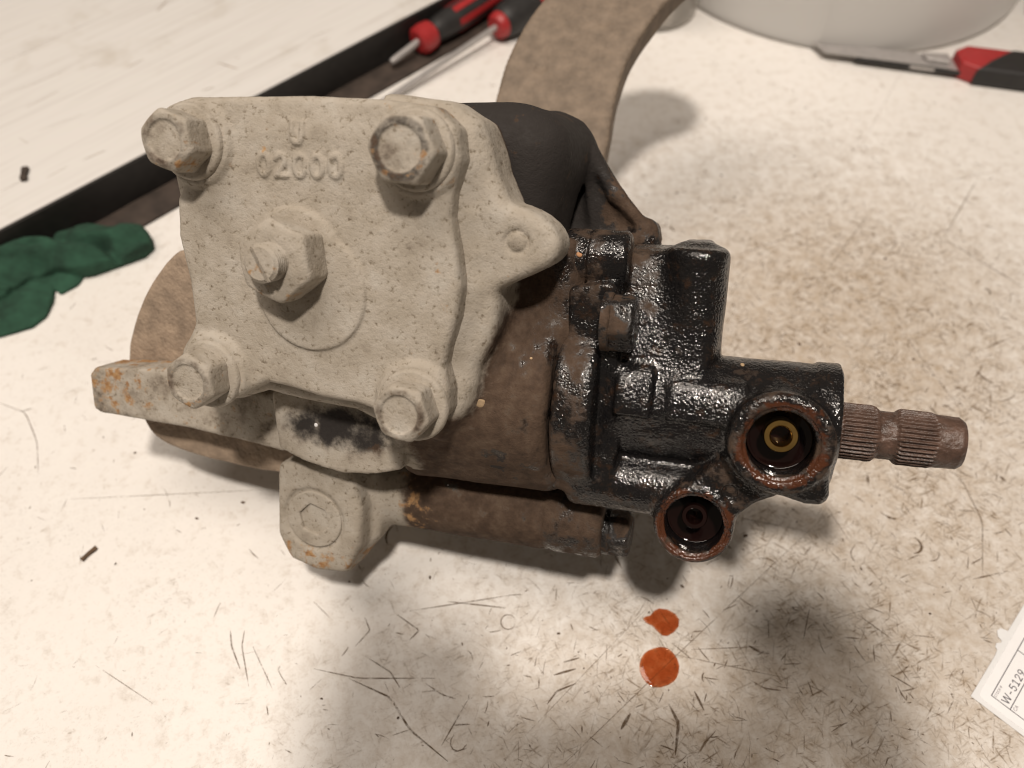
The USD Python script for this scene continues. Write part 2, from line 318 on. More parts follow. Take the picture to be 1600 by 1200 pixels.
WHITE_BOARD = mat('board_paint', {'c': ('texture_coordinate', {}), 'm': ('mapping', {'mapping_type': 'texture', 'rotation': (0, 0, .817), 'scale': (1 / 6.0, 1 / 230.0, 1.0)}), 'n': ('noise_texture', {'scale': 1.0, 'detail': 5.0, 'roughness': .62}), 'k': ('noise_texture', {'scale': 9.0, 'detail': 6.0, 'roughness': .65}),
    'r': ('rgb_ramp', {'ramp': [(.30, (.58, .55, .51)), (.40, (.69, .67, .645)), (.50, (.74, .725, .70))]}), 'q': ('rgb_ramp', {'ramp': [(.28, (.80, .76, .70)), (.45, (1, 1, 1))]}), 'x': ('mix', {'mix_type': 'multiply', 'fac': 1.0}), 'p': ('principled_bsdf', {'roughness': .42})},
    [('c.object', 'm.vector'), ('m.vector', 'n.vector'), ('c.object', 'k.vector'), ('n.fac', 'r.fac'), ('k.fac', 'q.fac'), ('r.color', 'x.color1'), ('q.color', 'x.color2'), ('x.color', 'p.base_color')])
BLACK_EDGE = plain('black_edge', (.014, .012, .011), .6, var=.3)
DARK_WOOD = plain('dark_wood', (.050, .036, .028), .75, var=.4, scale=60)
GREEN = plain('green_cloth', (.018, .062, .037), .95, var=.4, scale=60, bump=.0009, bscale=1300)
RED = plain('red_plastic', (.36, .024, .026), .42, var=.08)
BLACK_RUBBER = plain('black_rubber', (.020, .019, .019), .55, var=.2)
STEEL = plain('tool_steel', (.46, .44, .43), .42, metallic=.45, var=.1)
BRASS = plain('brass', (.62, .40, .13), .25, metallic=1.0, var=.2)
PLASTIC = mat('white_plastic', {'p': ('principled_bsdf', {'base_color': (.90, .90, .89), 'roughness': .33}), 't': ('translucent_bsdf', {'color': (.95, .94, .93)}), 'm': ('mix_closure', {'fac': .55})}, [('p.BSDF', 'm.closure1'), ('t.BSDF', 'm.closure2')], surface='m.closure')
CARD = plain('card', (.78, .79, .80), .5, var=.02)
STICKER = plain('sticker', (.88, .885, .90), .4, var=.015)
INK = plain('ink', (.04, .034, .05), .6, var=.1)
INK_GREY = plain('ink_grey', (.22, .20, .22), .6, var=.1)
OIL = mat('red_oil', {'c': ('texture_coordinate', {}), 'n': ('noise_texture', {'scale': 150.0, 'detail': 4.0}), 'nm': ('map_range', {'from_min': .32, 'from_max': .68, 'to_min': .5, 'to_max': 1.15}), 'th': ('attribute', {'attribute': 'thick'}), 'tm': ('math', {'math_type': 'multiply'}), 'df': ('math', {'math_type': 'multiply', 'value2': .2}), 'r': ('rgb_ramp', {'ramp': [(0.0, (.985, .93, .89)), (.25, (.945, .78, .67)), (.6, (.90, .66, .51)), (1.0, (.85, .56, .40))]}), 't': ('transparent_bsdf', {}), 'd': ('diffuse_bsdf', {'color': (.46, .13, .04)}), 'f': ('fresnel', {'IOR': 1.5}), 'g': ('glossy_bsdf', {'roughness': .04, 'color': (1, 1, 1)}), 'm': ('mix_closure', {}), 'm2': ('mix_closure', {'fac': .16})},
          [('c.object', 'n.vector'), ('n.fac', 'nm.value'), ('th.fac', 'tm.value1'), ('nm.result', 'tm.value2'), ('tm.value', 'r.fac'), ('r.color', 't.color'), ('f.fac', 'm.fac'), ('tm.value', 'df.value1'), ('df.value', 'm2.fac'), ('t.BSDF', 'm2.closure1'), ('d.BSDF', 'm2.closure2'), ('m2.closure', 'm.closure1'), ('g.BSDF', 'm.closure2')], surface='m.closure')
OILDARK = plain('dark_oil', (.009, .0035, .003), .05, var=.2)
BROWN = plain('brown_board', (.20, .13, .085), .8, var=.2)
CHIP = plain('debris', (.10, .062, .035), .85, var=.5, scale=300)
CLEAR = mat('clear_plastic', {'f': ('fresnel', {'IOR': 1.45}), 't': ('transparent_bsdf', {'color': (.93, .91, .88)}), 'g': ('glossy_bsdf', {'roughness': .12, 'color': (1, 1, 1)}), 'd': ('diffuse_bsdf', {'color': (.75, .72, .68)}),
                            'm': ('mix_closure', {}), 'm2': ('mix_closure', {'fac': .22})},
            [('f.fac', 'm.fac'), ('t.BSDF', 'm.closure1'), ('g.BSDF', 'm.closure2'), ('m.closure', 'm2.closure1'), ('d.BSDF', 'm2.closure2')], surface='m2.closure')

# ------------------------------------------------------------------ the bench
def dirt_at(P):
    """how grubby the paint is (0..1): clean to the left, worn and dirty to the right and towards the front edge"""
    q = P - CAM; d = -(q @ CB); x = 800 + FPX * (q @ CR) / d; y = 600 - FPX * (q @ CU) / d
    return x, y
gx = np.concatenate([np.linspace(-1.2, -.5, 8)[:-1], np.linspace(-.5, .5, 121), np.linspace(.5, 1.2, 8)[1:]])
gy = np.concatenate([np.linspace(-.35, 0, 6)[:-1], np.linspace(0, .9, 109), np.linspace(.9, 1.25, 6)[1:]])
X, Y = np.meshgrid(gx, gy, indexing='ij')
TV = np.stack([X.ravel(), Y.ravel(), 0 * X.ravel()], 1)
ny = len(gy); ii, jj = np.meshgrid(np.arange(len(gx) - 1), np.arange(ny - 1), indexing='ij'); k0 = (ii * ny + jj).ravel()
TF = np.vstack([np.stack([k0, k0 + ny, k0 + ny + 1], 1), np.stack([k0, k0 + ny + 1, k0 + 1], 1)])
def dirt(x, y):
    """grubbiness of the paint at a spot of the bench (metres)"""
    d = .12 + .95 * np.exp(-(((x - .24) / .17)**2 + ((y - .36) / .17)**2)) + .62 * np.exp(-(((x - .06) / .14)**2 + ((y - .07) / .09)**2)) + .5 * np.exp(-(((x - .26) / .14)**2 + ((y - .12) / .12)**2))
    return np.clip(d, 0, 1)
bench = thing('bench_top', 'white painted bench top, scratched and grubby, under the gearbox', 'bench', kind='structure')
put('painted_surface', (TV, TF), BENCH, bench, prim={'dirt': dirt(TV[:, 0], TV[:, 1])})
put('slab', trimesh.creation.box((2.4, 1.6, .03), trimesh.transformations.translation_matrix((0, .45, -.0155))), BROWN, bench)
def ribbon(pts, wid):
    """flat pointed stroke on the bench"""
    pts = np.asarray(pts, float); n = len(pts); t = np.gradient(pts, axis=0); t /= np.linalg.norm(t, axis=1)[:, None] + 1e-12
    s = np.stack([-t[:, 1], t[:, 0]], 1) * (wid * np.sin(np.linspace(.12, math.pi - .12, n)) ** .6)[:, None] / 2
    v = np.vstack([pts + s, pts - s]); f = []
    for i in range(n - 1): f += [(i, n + i, n + i + 1), (i, n + i + 1, i + 1)]
    return v, np.array(f)
SV, SF, sn = [], [], 0
def stroke(pts, wid):
    global sn
    v, f = ribbon(pts, wid); SV.append(np.hstack([v, np.full((len(v), 1), .00012 + .00004 * (len(SV) % 5))])); SF.append(f + sn); sn += len(v)
made = 0
while made < 5200:
    x, y = rng.uniform(-.42, .42), rng.uniform(0, .75)
    dd = dirt(np.array(x), np.array(y))
    if rng.random() > dd ** 1.5 + .02: continue
    L = (.0012 + .010 * rng.random() ** 2.5); a = rng.choice([.35, -.6, 1.2, 2.2]) + rng.normal() * .5; k = rng.normal() * 16
    s = np.linspace(-L / 2, L / 2, 5); ang = a + k * s
    stroke(np.stack([x + s * np.cos(ang), y + s * np.sin(ang)], 1), (.00016 + .0006 * rng.random() ** 3.5)); made += 1
def pxstroke(pts, wid):
    P = np.array([onz(*p)[:2] for p in pts])
    t = np.linspace(0, 1, len(P)); tt = np.linspace(0, 1, 14)
    stroke(np.stack([np.interp(tt, t, P[:, k]) for k in (0, 1)], 1), wid)
for pts, wd in [([(820, 1150), (1030, 930)], .0003), ([(880, 1195), (1040, 1040), (1290, 805)], .0004), ([(1420, 90), (1340, 240)], .0003), ([(1540, 10), (1480, 100)], .0003),
                ([(1475, 285), (1540, 270)], .0004), ([(1470, 370), (1600, 450)], .0009), ([(1530, 275), (1475, 370)], .0008), ([(1500, 745), (1535, 815), (1535, 900)], .0007), ([(1520, 905), (1565, 895)], .0011),
                ([(360, 985), (362, 1010), (375, 1045)], .0010), ([(382, 985), (378, 1010), (390, 1080)], .0008), ([(395, 1010), (425, 1075)], .0006),
                ([(545, 1060), (610, 1090), (640, 1140), (700, 1190)], .0013), ([(490, 1045), (560, 1060), (680, 1060)], .0007), ([(570, 1025), (610, 1050), (625, 1075)], .0008),
                ([(665, 1068), (690, 1085), (712, 1092)], .0008), ([(730, 1095), (690, 1165)], .0008), ([(855, 1100), (870, 1080), (900, 1068)], .0012), ([(970, 1140), (985, 1115)], .0022), ([(1045, 1100), (1060, 1130), (1055, 1180)], .0020),
                ([(1085, 1080), (1100, 1110)], .0016), ([(110, 780), (420, 765)], .0004), ([(0, 630), (40, 645), (58, 690), (60, 740)], .0007), ([(150, 1040), (240, 1100)], .0004), ([(640, 955), (800, 930)], .0007),
                ([(620, 960), (655, 985), (640, 1000)], .0009), ([(700, 940), (790, 950)], .0009), ([(570, 965), (578, 985), (555, 1010)], .0008), ([(1290, 790), (1330, 850)], .0003), ([(1110, 800), (1260, 830)], .0004), ([(1340, 960), (1395, 1000)], .0007),
                ([(1265, 950), (1255, 1000)], .0007), ([(1080, 1015), (1200, 1010)], .0005), ([(1050, 1005), (1080, 1030)], .0006), ([(490, 940), (520, 970)], .0004), ([(1290, 970), (1400, 940)], .0003), ([(1040, 1020), (1230, 1060)], .0004),
                ([(865, 1055), (900, 1045)], .0014), ([(880, 1035), (905, 1028)], .0012), ([(1390, 490), (1440, 560), (1500, 640)], .0005), ([(1280, 440), (1360, 330)], .0005), ([(1500, 560), (1600, 520)], .0004), ([(1150, 400), (1260, 360)], .0006)]:
    pxstroke(pts, wd * .85)
for k in range(130):                                              # gouges and crescents, thick in the dirty parts
    x, y = rng.uniform(-.1, .4), rng.uniform(.0, .5)
    if rng.random() > float(dirt(np.array(x), np.array(y))) ** 1.6: continue
    L = .003 + .012 * rng.random(); a = rng.choice([.6, -.9, 1.5, 2.3]) + rng.normal() * .35; kk = rng.normal() * 70
    ss = np.linspace(-L / 2, L / 2, 7); ang = a + kk * ss
    stroke(np.stack([x + ss * np.cos(ang), y + ss * np.sin(ang)], 1), .0005 + .0013 * rng.random() ** 2)
th = np.linspace(.3, 6.0, 14); c0 = onz(794, 972)[:2]; stroke(np.stack([c0[0] + .0042 * np.cos(th), c0[1] + .0042 * np.sin(th)], 1), .0006)
meta(put('scratches', (np.vstack(SV), np.vstack(SF)), SCRATCH, bench), kind='stuff')

# ------------------------------------------------------------------ the steering gearbox: frame (a along the input shaft, b up the cover, n out of the cover), millimetres
nn_ = np.array([-.28, -.25, .927]); nn_ /= np.linalg.norm(nn_)
ww_ = np.array([.96, -.108, .26]); ww_ -= nn_ * (ww_ @ nn_); ww_ /= np.linalg.norm(ww_)
GN, GW = cam2w(nn_), cam2w(ww_); GV = np.cross(GN, GW)
GO = CAM + .315 * ray(480, 400)
BASE = np.array([-20., -160., -55.])                                 # where the foot meets the bench
GM = Gf.Matrix4d(1.0); gb = GO + .001 * (BASE[0] * GW + BASE[1] * GV + BASE[2] * GN)
for i, r in enumerate((GW, GV, GN, gb)): GM.SetRow(i, Gf.Vec4d(*map(float, r), 1.0 if i == 3 else 0.0))
box = thing('steering_gearbox', 'dusty cast iron steering gearbox with black oily valve end and splined shaft', 'steering gearbox', mat=GM)
OFF = BASE * .001
def at(x, y, n):                                                    # (a, b) on the plane n of the gearbox, seen at x, y
    d = ray(x, y); t = ((GO - CAM) @ GN + n * .001) / (d @ GN); p = (CAM + t * d - GO) * 1000
    return np.array([p @ GW, p @ GV])
def chaikin(p, k=2):
    p = np.asarray(p, float)
    for _ in range(k):
        q = np.roll(p, -1, 0); p = np.stack([.75 * p + .25 * q, .25 * p + .75 * q], 1).reshape(-1, 2)
    return p
def outline(n, pts, r=2.0, soft=0): return round_poly(chaikin([at(x, y, n) for x, y in pts], soft), r)
def gput(name, t, parent=None, smooth=True, material=None, dust=0.0, oil=0.0, rust=0.0, dark=0.0, label=None):
    """a gearbox part: mesh in metres in the a, b, n frame; coats are numbers or functions of (a, b, n) in mm"""
    if hasattr(t, 'to_mesh'): t = tri(t)
    if smooth is not True and smooth is not False:
        t = trimesh.graph.smooth_shade(trimesh.Trimesh(t.vertices, t.faces), angle=np.radians(smooth), facet_minarea=None); smooth = True
    P = np.asarray(t.vertices) * 1000
    pv = {k: (f(P[:, 0], P[:, 1], P[:, 2]) if callable(f) else f) for k, f in (('dust', dust), ('oil', oil), ('rust', rust), ('dark', dark))}
    pv = {k: np.broadcast_to(np.asarray(v, float), len(P)).copy() for k, v in pv.items()}
    return put(name, t, material or IRON, parent or box, smooth=smooth, prim=pv if material is None else None, offset=OFF, label=label)

# -- side cover
face = outline(0, [(262, 165), (300, 151), (380, 149), (480, 148), (600, 154), (680, 166), (716, 200), (722, 250), (706, 300), (702, 340), (712, 400), (718, 450), (712, 500), (698, 545), (692, 575), (702, 610), (702, 645), (672, 676), (635, 674), (600, 648), (555, 632), (500, 622), (450, 606), (415, 598), (385, 615), (350, 630), (315, 618), (288, 585), (288, 545), (302, 505), (294, 440), (276, 370), (275, 310), (285, 282), (262, 264), (240, 230), (240, 190)], 4)
g = Grid((-78, -82, -22), (82, 66, 8), .8)
X2, Y2 = g.A[:, :, 0], g.B[:, :, 0]
d2 = poly2(X2, Y2, face)
BOLTS = [(-50, 43.3), (49.3, 42.8), (-48.7, -54.6), (48.2, -57.3)]
top = np.zeros_like(d2)
for bx_, by_ in BOLTS: top = np.maximum(top, 2.6 * sstep(19.5 - np.hypot(X2 - bx_, Y2 - by_), 0, 3.5))
NUT = at(462, 402, 0); PAD = at(487, 455, 0)
top = np.maximum(top, 1.7 * sstep(25.5 - np.hypot(X2 - PAD[0], Y2 - PAD[1]), 0, 1.4))
top = np.maximum(top, 1.9 * sstep(21 - np.hypot(X2 - NUT[0], Y2 - NUT[1]), 0, 1.6))
top -= 2.5 * sstep(Y2, 46, 62) * sstep(35 - np.abs(X2 + 0), 0, 20)                                      # the top edge falls away between the bolts
def glyph(ch, cx, cy, h):
    w = h * .30
    if ch == '0': s = np.linspace(0, 2 * math.pi, 17); p = np.stack([cx + w * np.cos(s), cy + h / 2 * np.sin(s)], 1)
    elif ch == 'U': p = np.array([(cx - w, cy + h / 2), (cx - w, cy - h * .25), (cx - w * .5, cy - h / 2), (cx + w * .5, cy - h / 2), (cx + w, cy - h * .25), (cx + w, cy + h / 2)])
    else: p = np.array([(cx - w, cy + h * .3), (cx - w * .3, cy + h / 2), (cx + w * .6, cy + h * .42), (cx + w * .8, cy + h * .15), (cx - w, cy - h / 2), (cx + w, cy - h / 2)])
    return line2(X2, Y2, p)
for ch, px_, py_ in zip('02000', (413, 440, 469, 496, 525), (257, 258, 259, 260, 260)):
    cx, cy = at(px_, py_, 0); top += 1.15 * sstep(1.5 - glyph(ch, cx, cy, 8.2), 0, .9)
cx, cy = at(464, 207, 0); top += 1.15 * sstep(1.5 - glyph('U', cx, cy, 7.6), 0, .9)
cov = ext(d2[:, :, None], np.maximum(g.N - top[:, :, None], -16 - g.N), 3.2)
cover = roughen(roughen(nets(g, cov), .40, 22, 3), .13, 1.7, 5, 2)
gput('side_cover', cover, dust=lambda a, b, n: .96 + 0 * a, rust=lambda a, b, n: .05 + .15 * sstep(a, 30, 55) + .10 * sstep(b, 20, 50), dark=0)

# -- main housing
g = Grid((-170, -176, -150), (135, 78, -8), 1.15)
A2, B2 = g.A[:, :, 0], g.B[:, :, 0]
AXB, AXN = -65, -68
H = cylA(g, AXB, AXN, 47, 22, 98, 5)
cap = outline(-62, [(285, 385), (262, 402), (230, 445), (207, 500), (198, 545), (200, 590), (216, 645), (240, 688), (300, 712), (370, 730), (432, 742), (520, 742), (520, 400)], 3, 2)
H = smin(H, capsule(g, (5, -90, -95), (2, -128, -112), 17, 13), 8)
CAPD = ext(poly2(A2, B2, cap)[:, :, None], slab(g.N, -80, -62), 3)
shoulder = outline(-42, [(640, 400), (850, 385), (900, 366), (912, 480), (905, 640), (895, 768), (780, 757), (640, 742)], 4)
H = smin(H, ext(poly2(A2, B2, shoulder)[:, :, None], slab(g.N, -90, -40), 9), 9)
H = smin(H, cylN(g, 0, -5, 55, -110, -18, 4), 14)                                   # bore of the sector shaft
flange = outline(-16, [(262, 175), (310, 160), (480, 156), (640, 160), (715, 168), (752, 190), (768, 235), (778, 275), (798, 318), (800, 345), (790, 400), (778, 445), (781, 478), (778, 510), (768, 542), (750, 573), (746, 602), (728, 640), (690, 688), (640, 680), (560, 640), (480, 625), (420, 610), (380, 622), (330, 625), (300, 600), (300, 545), (315, 505), (300, 440), (285, 370), (285, 310), (275, 270), (255, 220)], 4)
H = smin(H, ext(poly2(A2, B2, flange)[:, :, None], slab(g.N, -44, -12), 6), 8)
skirt = poly2(A2, B2, face) - 2.5
H = smin(H, np.maximum(ext(skirt[:, :, None], slab(g.N, -30, -10), 4), (30 - g.A)), 6)
ear = outline(-14, [(735, 312), (770, 316), (802, 320), (838, 333), (866, 356), (878, 384), (868, 410), (836, 428), (792, 447), (755, 462), (735, 450)], 3, 1)
H = smin(H, ext(poly2(A2, B2, ear)[:, :, None], slab(g.N, -36, -12.3), 4.5), 3)
pin = at(808, 378, -13)
H = smax(H, -ext(np.abs(np.hypot(g.A - pin[0], g.B - pin[1]) - 4.4) - .75, slab(g.N, -13.6, 0)), .8)
# rope of squeezed sealant along the joint
rope = [(714, 305), (733, 340), (744, 395), (745, 445), (730, 490), (716, 522)]
rp = [np.append(at(x, y, -14), -15.0) for x, y in rope]
for i, (p, q) in enumerate(zip(rp[:-1], rp[1:])):
    H = smin(H, capsule(g, p, q, 4.2 - .3 * i, 3.9 - .3 * i), 4)
# lower tube with the foot, the tab and the worn pad below the cover
TB, TN = -131, -76
H = smin(H, cylA(g, TB, TN, 21, -20, 120, 3), 3)
H = smin(H, boxd(g, -25, 100, TB + 4, -70, TN - 12, TN + 4, 4), 6)                   # web between tube and body
tab = outline(-40, [(140, 586), (147, 574), (275, 578), (340, 598), (440, 620), (445, 706), (400, 694), (300, 670), (158, 646), (146, 638)], 1.5)
TABD = ext(poly2(A2, B2, tab)[:, :, None], slab(g.N, -61.5, -40), 1.6)
pad = outline(-26, [(421, 610), (470, 605), (560, 620), (628, 640), (628, 735), (585, 743), (530, 741), (475, 724), (433, 702)], 2.5)
H = np.minimum(H, ext(poly2(A2, B2, pad)[:, :, None], slab(g.N, -60, -27), 1.6))
foot = outline(-40, [(432, 725), (430, 800), (430, 835), (452, 876), (492, 892), (540, 898), (560, 860), (562, 800), (540, 725)], 3)
H = smin(H, ext(poly2(A2, B2, foot)[:, :, None], slab(g.N, -64, -41), 3), 2)
foot2 = outline(-55, [(500, 735), (500, 890), (545, 896), (592, 842), (596, 790), (590, 735)], 3)
H = smin(H, ext(poly2(A2, B2, foot2)[:, :, None], slab(g.N, -70, -54), 3), 4)
PADC = at(530, 676, -27)
PLUG = at(490, 812, -41)
H = smax(H, -cylN(g, PLUG[0], PLUG[1], 17.2, -42.4, 0, .3), .8)
H = smax(H, -ext(np.abs(np.hypot(g.B - TB, g.N - TN) - 21.1) - .9, slab(g.A, 90, 91.6)), .5)     # score round the tube
gput('mounting_flange', roughen(nets(g, CAPD), .6, 22, 13), material=FLANGE)
gput('bracket_arm', roughen(roughen(nets(g, TABD), .5, 20, 14), .15, 2.5, 15, 2), dust=lambda a, b, n: .74 + 0 * a, rust=lambda a, b, n: .27 + .24 * sstep(-112 - a, 0, 28) + .35 * sstep(-52 - n, 0, 6) * sstep(-95 - a, 0, 20))
housing = roughen(roughen(nets(g, H), .9, 24, 11), .15, 2.2, 12, 2)
def hdust(a, b, n):
    d = sstep(n, -41, -33) * sstep(np.where((n > -34) & (b > -16), 115, 72) - a + .25 * (b + 60), 0, 8) * sstep(b, -72, -60) * 1.0
    low = sstep(n, -60, -42) * sstep(np.where(n > -38, 40, 28) - a, -4, 14) * sstep(-60 - b, -10, 4)            # foot, pad and tab
    left = .95 * sstep(24 - a, 0, 12) * sstep(-104 - b, 0, 6)
    earm = sstep(n, -40, -34) * sstep(b, -25, -15) * 1.0
    return np.maximum.reduce([.98 * d, .97 * low, left, earm, .10 + 0 * a])
def hrust(a, b, n):
    tabend = 0 * a
    foots = .52 * sstep(-146 - b, 0, 14)
    tube = .52 * np.exp(-((a - 24) / 13.0)**2) * sstep(-b, 102, 110)
    edge = .08 * sstep(a, 55, 70) * sstep(n, -40, -30)
    return np.maximum.reduce([tabend, foots, tube, edge, .02 + 0 * a]) - .02
def hdark(a, b, n):
    padm = 1.15 * np.exp(-(((a - PADC[0]) / 33)**2 + ((b - PADC[1] - 2) / 13)**2)**2) * sstep(n, -36, -29)
    return np.maximum.reduce([padm, 0.40 * np.exp(-((a - 80) / 14)**2 - ((b + 92) / 10)**2)])
gput('housing', housing, dust=lambda a, b, n: hdust(a, b, n) - .75 * np.exp(-(((a - PADC[0]) / 33)**2 + ((b - PADC[1] - 2) / 13)**2)**2) * sstep(n, -36, -29), rust=hrust, dark=hdark, oil=lambda a, b, n: (.34 * sstep(a, 66, 100) + .06) * (1 - ((n > -35) & (b > -18))))

# -- black painted dome of the shaft bearing behind the cover, with its fin
g = Grid((-30, -70, -150), (140, 82, -36), 1.3)
dome_ = outline(-92, [(640, 200), (700, 168), (790, 166), (848, 168), (884, 184), (907, 214), (908, 258), (890, 310), (870, 400), (760, 420), (640, 380)], 4, 2)
D = ext(poly2(g.A[:, :, 0], g.B[:, :, 0], dome_)[:, :, None], slab(g.N, -142, -50), 20)
fin = outline(-116, [(860, 180), (900, 196), (938, 254), (968, 305), (1002, 346), (1024, 352), (1029, 386), (1000, 394), (880, 392), (840, 330)], 3)
D = smin(D, ext(poly2(g.A[:, :, 0], g.B[:, :, 0], fin)[:, :, None], slab(g.N, -142, -120), 4), 10)
rib = [np.append(at(x, y, -116), -119.) for x, y in [(925, 246), (962, 306), (1002, 350)]]
for p, q in zip(rib[:-1], rib[1:]): D = smin(D, capsule(g, p, q, 3.6, 3.2), 4)
D = smin(D, capsule(g, np.append(at(1010, 362, -116), -120.), np.append(at(1014, 384, -116), -120.), 6), 3)
D = smin(D, capsule(g, np.append(at(900, 372, -112), -114.), np.append(at(1000, 378, -112), -116.), 3.5), 4)
e0 = at(882, 300, -95); e1 = at(888, 345, -95)
D = smax(D, -capsule(g, (*at(892, 290, -116), -117), (*at(902, 350, -116), -117), 6.5), 2)
gput('bearing_dome', roughen(nets(g, D), .5, 16, 21), dust=-.1, dark=lambda a, b, n: .95 - .65 * sstep(a, 92, 112), oil=lambda a, b, n: .12 + .25 * sstep(a, 88, 105), rust=lambda a, b, n: .16 * sstep(a, 100, 118))

# -- valve housing: black, wet with oil
PB = math.radians(8); pb = np.array([math.sin(PB), math.cos(PB)])                       # direction of the ports in (b, n)
P1 = np.array([*at(1221, 695, -27), -27.0]); P2 = np.array([*at(1083, 822, -33), -33.0])
g = Grid((92, -136, -118), (226, 26, -14), .85)
def port(g, p, r, lo, hi, rd):
    bb, n2 = g.B - p[1], g.N - p[2]
    along = bb * pb[0] + n2 * pb[1]; across = bb * pb[1] - n2 * pb[0]
    return ext(np.hypot(g.A - p[0], across) - r, slab(along, lo, hi), rd)
def rect(n, x0, y0, x1, y1, r=3): return outline(n, [(x0, y0), (x1, y0), (x1, y1), (x0, y1)], r)
def extr(g, poly, n0, n1, rd=2.0): return ext(poly2(g.A[:, :, 0], g.B[:, :, 0], poly)[:, :, None], slab(g.N, n0, n1), rd)
VB, VN = -65, -64
Vv = cylA(g, VB, VN, 25.5, 120, 214, 3)                                                    # valve bore
Vv = smin(Vv, cylA(g, VB - 1, VN - 4, 44, 99, 117, 3), 3)
vfl = outline(-40, [(888, 448), (964, 440), (966, 700), (945, 770), (858, 764), (868, 690), (886, 560)], 3)
Vv = smin(Vv, ext(poly2(g.A[:, :, 0], g.B[:, :, 0], vfl)[:, :, None], slab(g.N, -92, -39.2), 2.2), 2)                                    # flange
Vv = smin(Vv, cylA(g, -100, -52, 13.5, 104, 168, 5), 5)                                      # lower gallery
tower = outline(-42, [(962, 395), (1050, 398), (1062, 388), (1105, 388), (1119, 402), (1112, 550), (1100, 640), (962, 660)], 4)
Vv = smin(Vv, ext(poly2(g.A[:, :, 0], g.B[:, :, 0], tower)[:, :, None], slab(g.N + .32 * (g.B + 30), -84, -47), 6), 5)
Vv = smin(Vv, cylB(g, at(1083, 480, -46)[0], -60, 13, -40, at(1083, 390, -46)[1], 4), 5)          # rounded post
pa0, pa1, pa2, pa3 = (at(x, 610, -36)[0] for x in (960, 1019, 1041, 1172))
Vv = smin(Vv, smax(smax(cylA(g, VB + 2, VN, 30.5, pa0, pa1, 2.0), (VB + 2) - g.B, 2), g.B - (VB + 24), 3), 2)
Vv = smin(Vv, smax(smax(cylA(g, VB + 2, VN, 29, pa2, pa3, 3), (VB + 2) - g.B, 2), g.B - (VB + 20), 4), 2)
Vv = smin(Vv, cylA(g, at(920, 408, -48)[1], -56, 13, 96, 125, 3), 2)                            # upper bolt boss
Vv = smax(Vv, -ext(np.abs(np.hypot(g.B - at(920, 408, -48)[1], g.N + 56) - 13) - 1.0, slab(g.A, 106.5, 107.8)), .5)
Vv = smin(Vv, cylA(g, VB, VN, 26.6, 207, 217, 1.2), 1)                                       # end collar
Vv = smin(Vv, port(g, P1, 21.0, -40, 0, 3.0), 4)
Vv = smin(Vv, extr(g, outline(-30, [(1190, 700), (1300, 690), (1297, 797), (1255, 792), (1220, 780), (1180, 770)], 5), -70, -31, 4), 3)
Vv = smin(Vv, port(g, P2, 17.2, -34, 0, 3.5), 4)
web = outline(-36, [(1060, 770), (1150, 700), (1210, 740), (1225, 775), (1180, 790), (1150, 812), (1135, 830), (1100, 850)], 5)
Vv = smin(Vv, extr(g, web, -60, -37, 3), 4)
for p, r in ((P1, 13.4), (P2, 12.4)):
    Vv = smax(Vv, -port(g, p, r, -26, 9, .5), 1.2)
    Vv = smax(Vv, -port(g, p, r + 1.8, -1.6, 9, .3), 1.0)
dim = at(1140, 770, -37)
Vv = smax(Vv, -cylN(g, dim[0], dim[1], 3.2, -38.5, 0, .5), 1.2)
valve = roughen(roughen(nets(g, Vv), .45, 14, 31), .13, 1.8, 32, 2)
def depth_in(p, b, n): return (b - p[1]) * pb[0] + (n - p[2]) * pb[1]
def near_port(a, b, n):
    return np.maximum.reduce([sstep(r - np.hypot(a - p[0], b - p[1]), 0, 6) * sstep(depth_in(p, b, n), -8, -3) for p, r in ((P1, 27), (P2, 22), (np.array([P1[0] + 8, P1[1] - 12, P1[2]]), 24), (np.array([at(1140, 770, -36)[0], at(1140, 770, -36)[1], -36]), 18))])
def ring_port(a, b, n):
    return np.maximum.reduce([np.exp(-((np.hypot(a - p[0], b - p[1]) - r) / 2.6)**2) * sstep(depth_in(p, b, n), -3.2, -1.4) * (.75 + .4 * sstep(p[1] - b, -4, 8)) for p, r in ((P1, 15.6), (P2, 14.2))])
def vgroove(a, b, n): return sstep(-47 - n, 0, 4) * sstep(a, 108, 116)
gput('valve_housing', valve, dust=-.35, oil=lambda a, b, n: .80 - .16 * near_port(a, b, n) - .26 * sstep(119 - a, 0, 8) - .25 * vgroove(a, b, n) * sstep(150 - a, 0, 20), rust=lambda a, b, n: .34 * near_port(a, b, n) + .62 * ring_port(a, b, n) - .12 + .12 * vgroove(a, b, n), dark=.30)

# oil and seats in the two ports
def along(p, t): return np.array([p[0], p[1] + pb[0] * t, p[2] + pb[1] * t])
for p, r, rs in ((P1, 13.4, 6.9), (P2, 12.4, 5.6)):
    d = np.array([0, pb[0], pb[1]])
    oilm = lathe([(0, 0), (r * .985, 0), (r * .985, 4.2), (r * .90, 3.6), (r * .6, 3.2), (0, 3.0)], 48); oilm.apply_scale(.001)
    gput('port_oil', place(oilm, along(p, -20) * .001, d), smooth=50, material=OILDARK)
    seat = lathe([(rs * .58, -3), (rs, -3), (rs, 10.0), (rs * .94, 10.6), (rs * .66, 10.6), (rs * .58, 9.8), (rs * .58, -3)], 48); seat.apply_scale(.001)
    pc = along(p, -18); pc[1] += 2.2
    gput('port_seat', place(seat, pc * .001, d), smooth=35, material=BRASS if r > 13 else OILDARK)

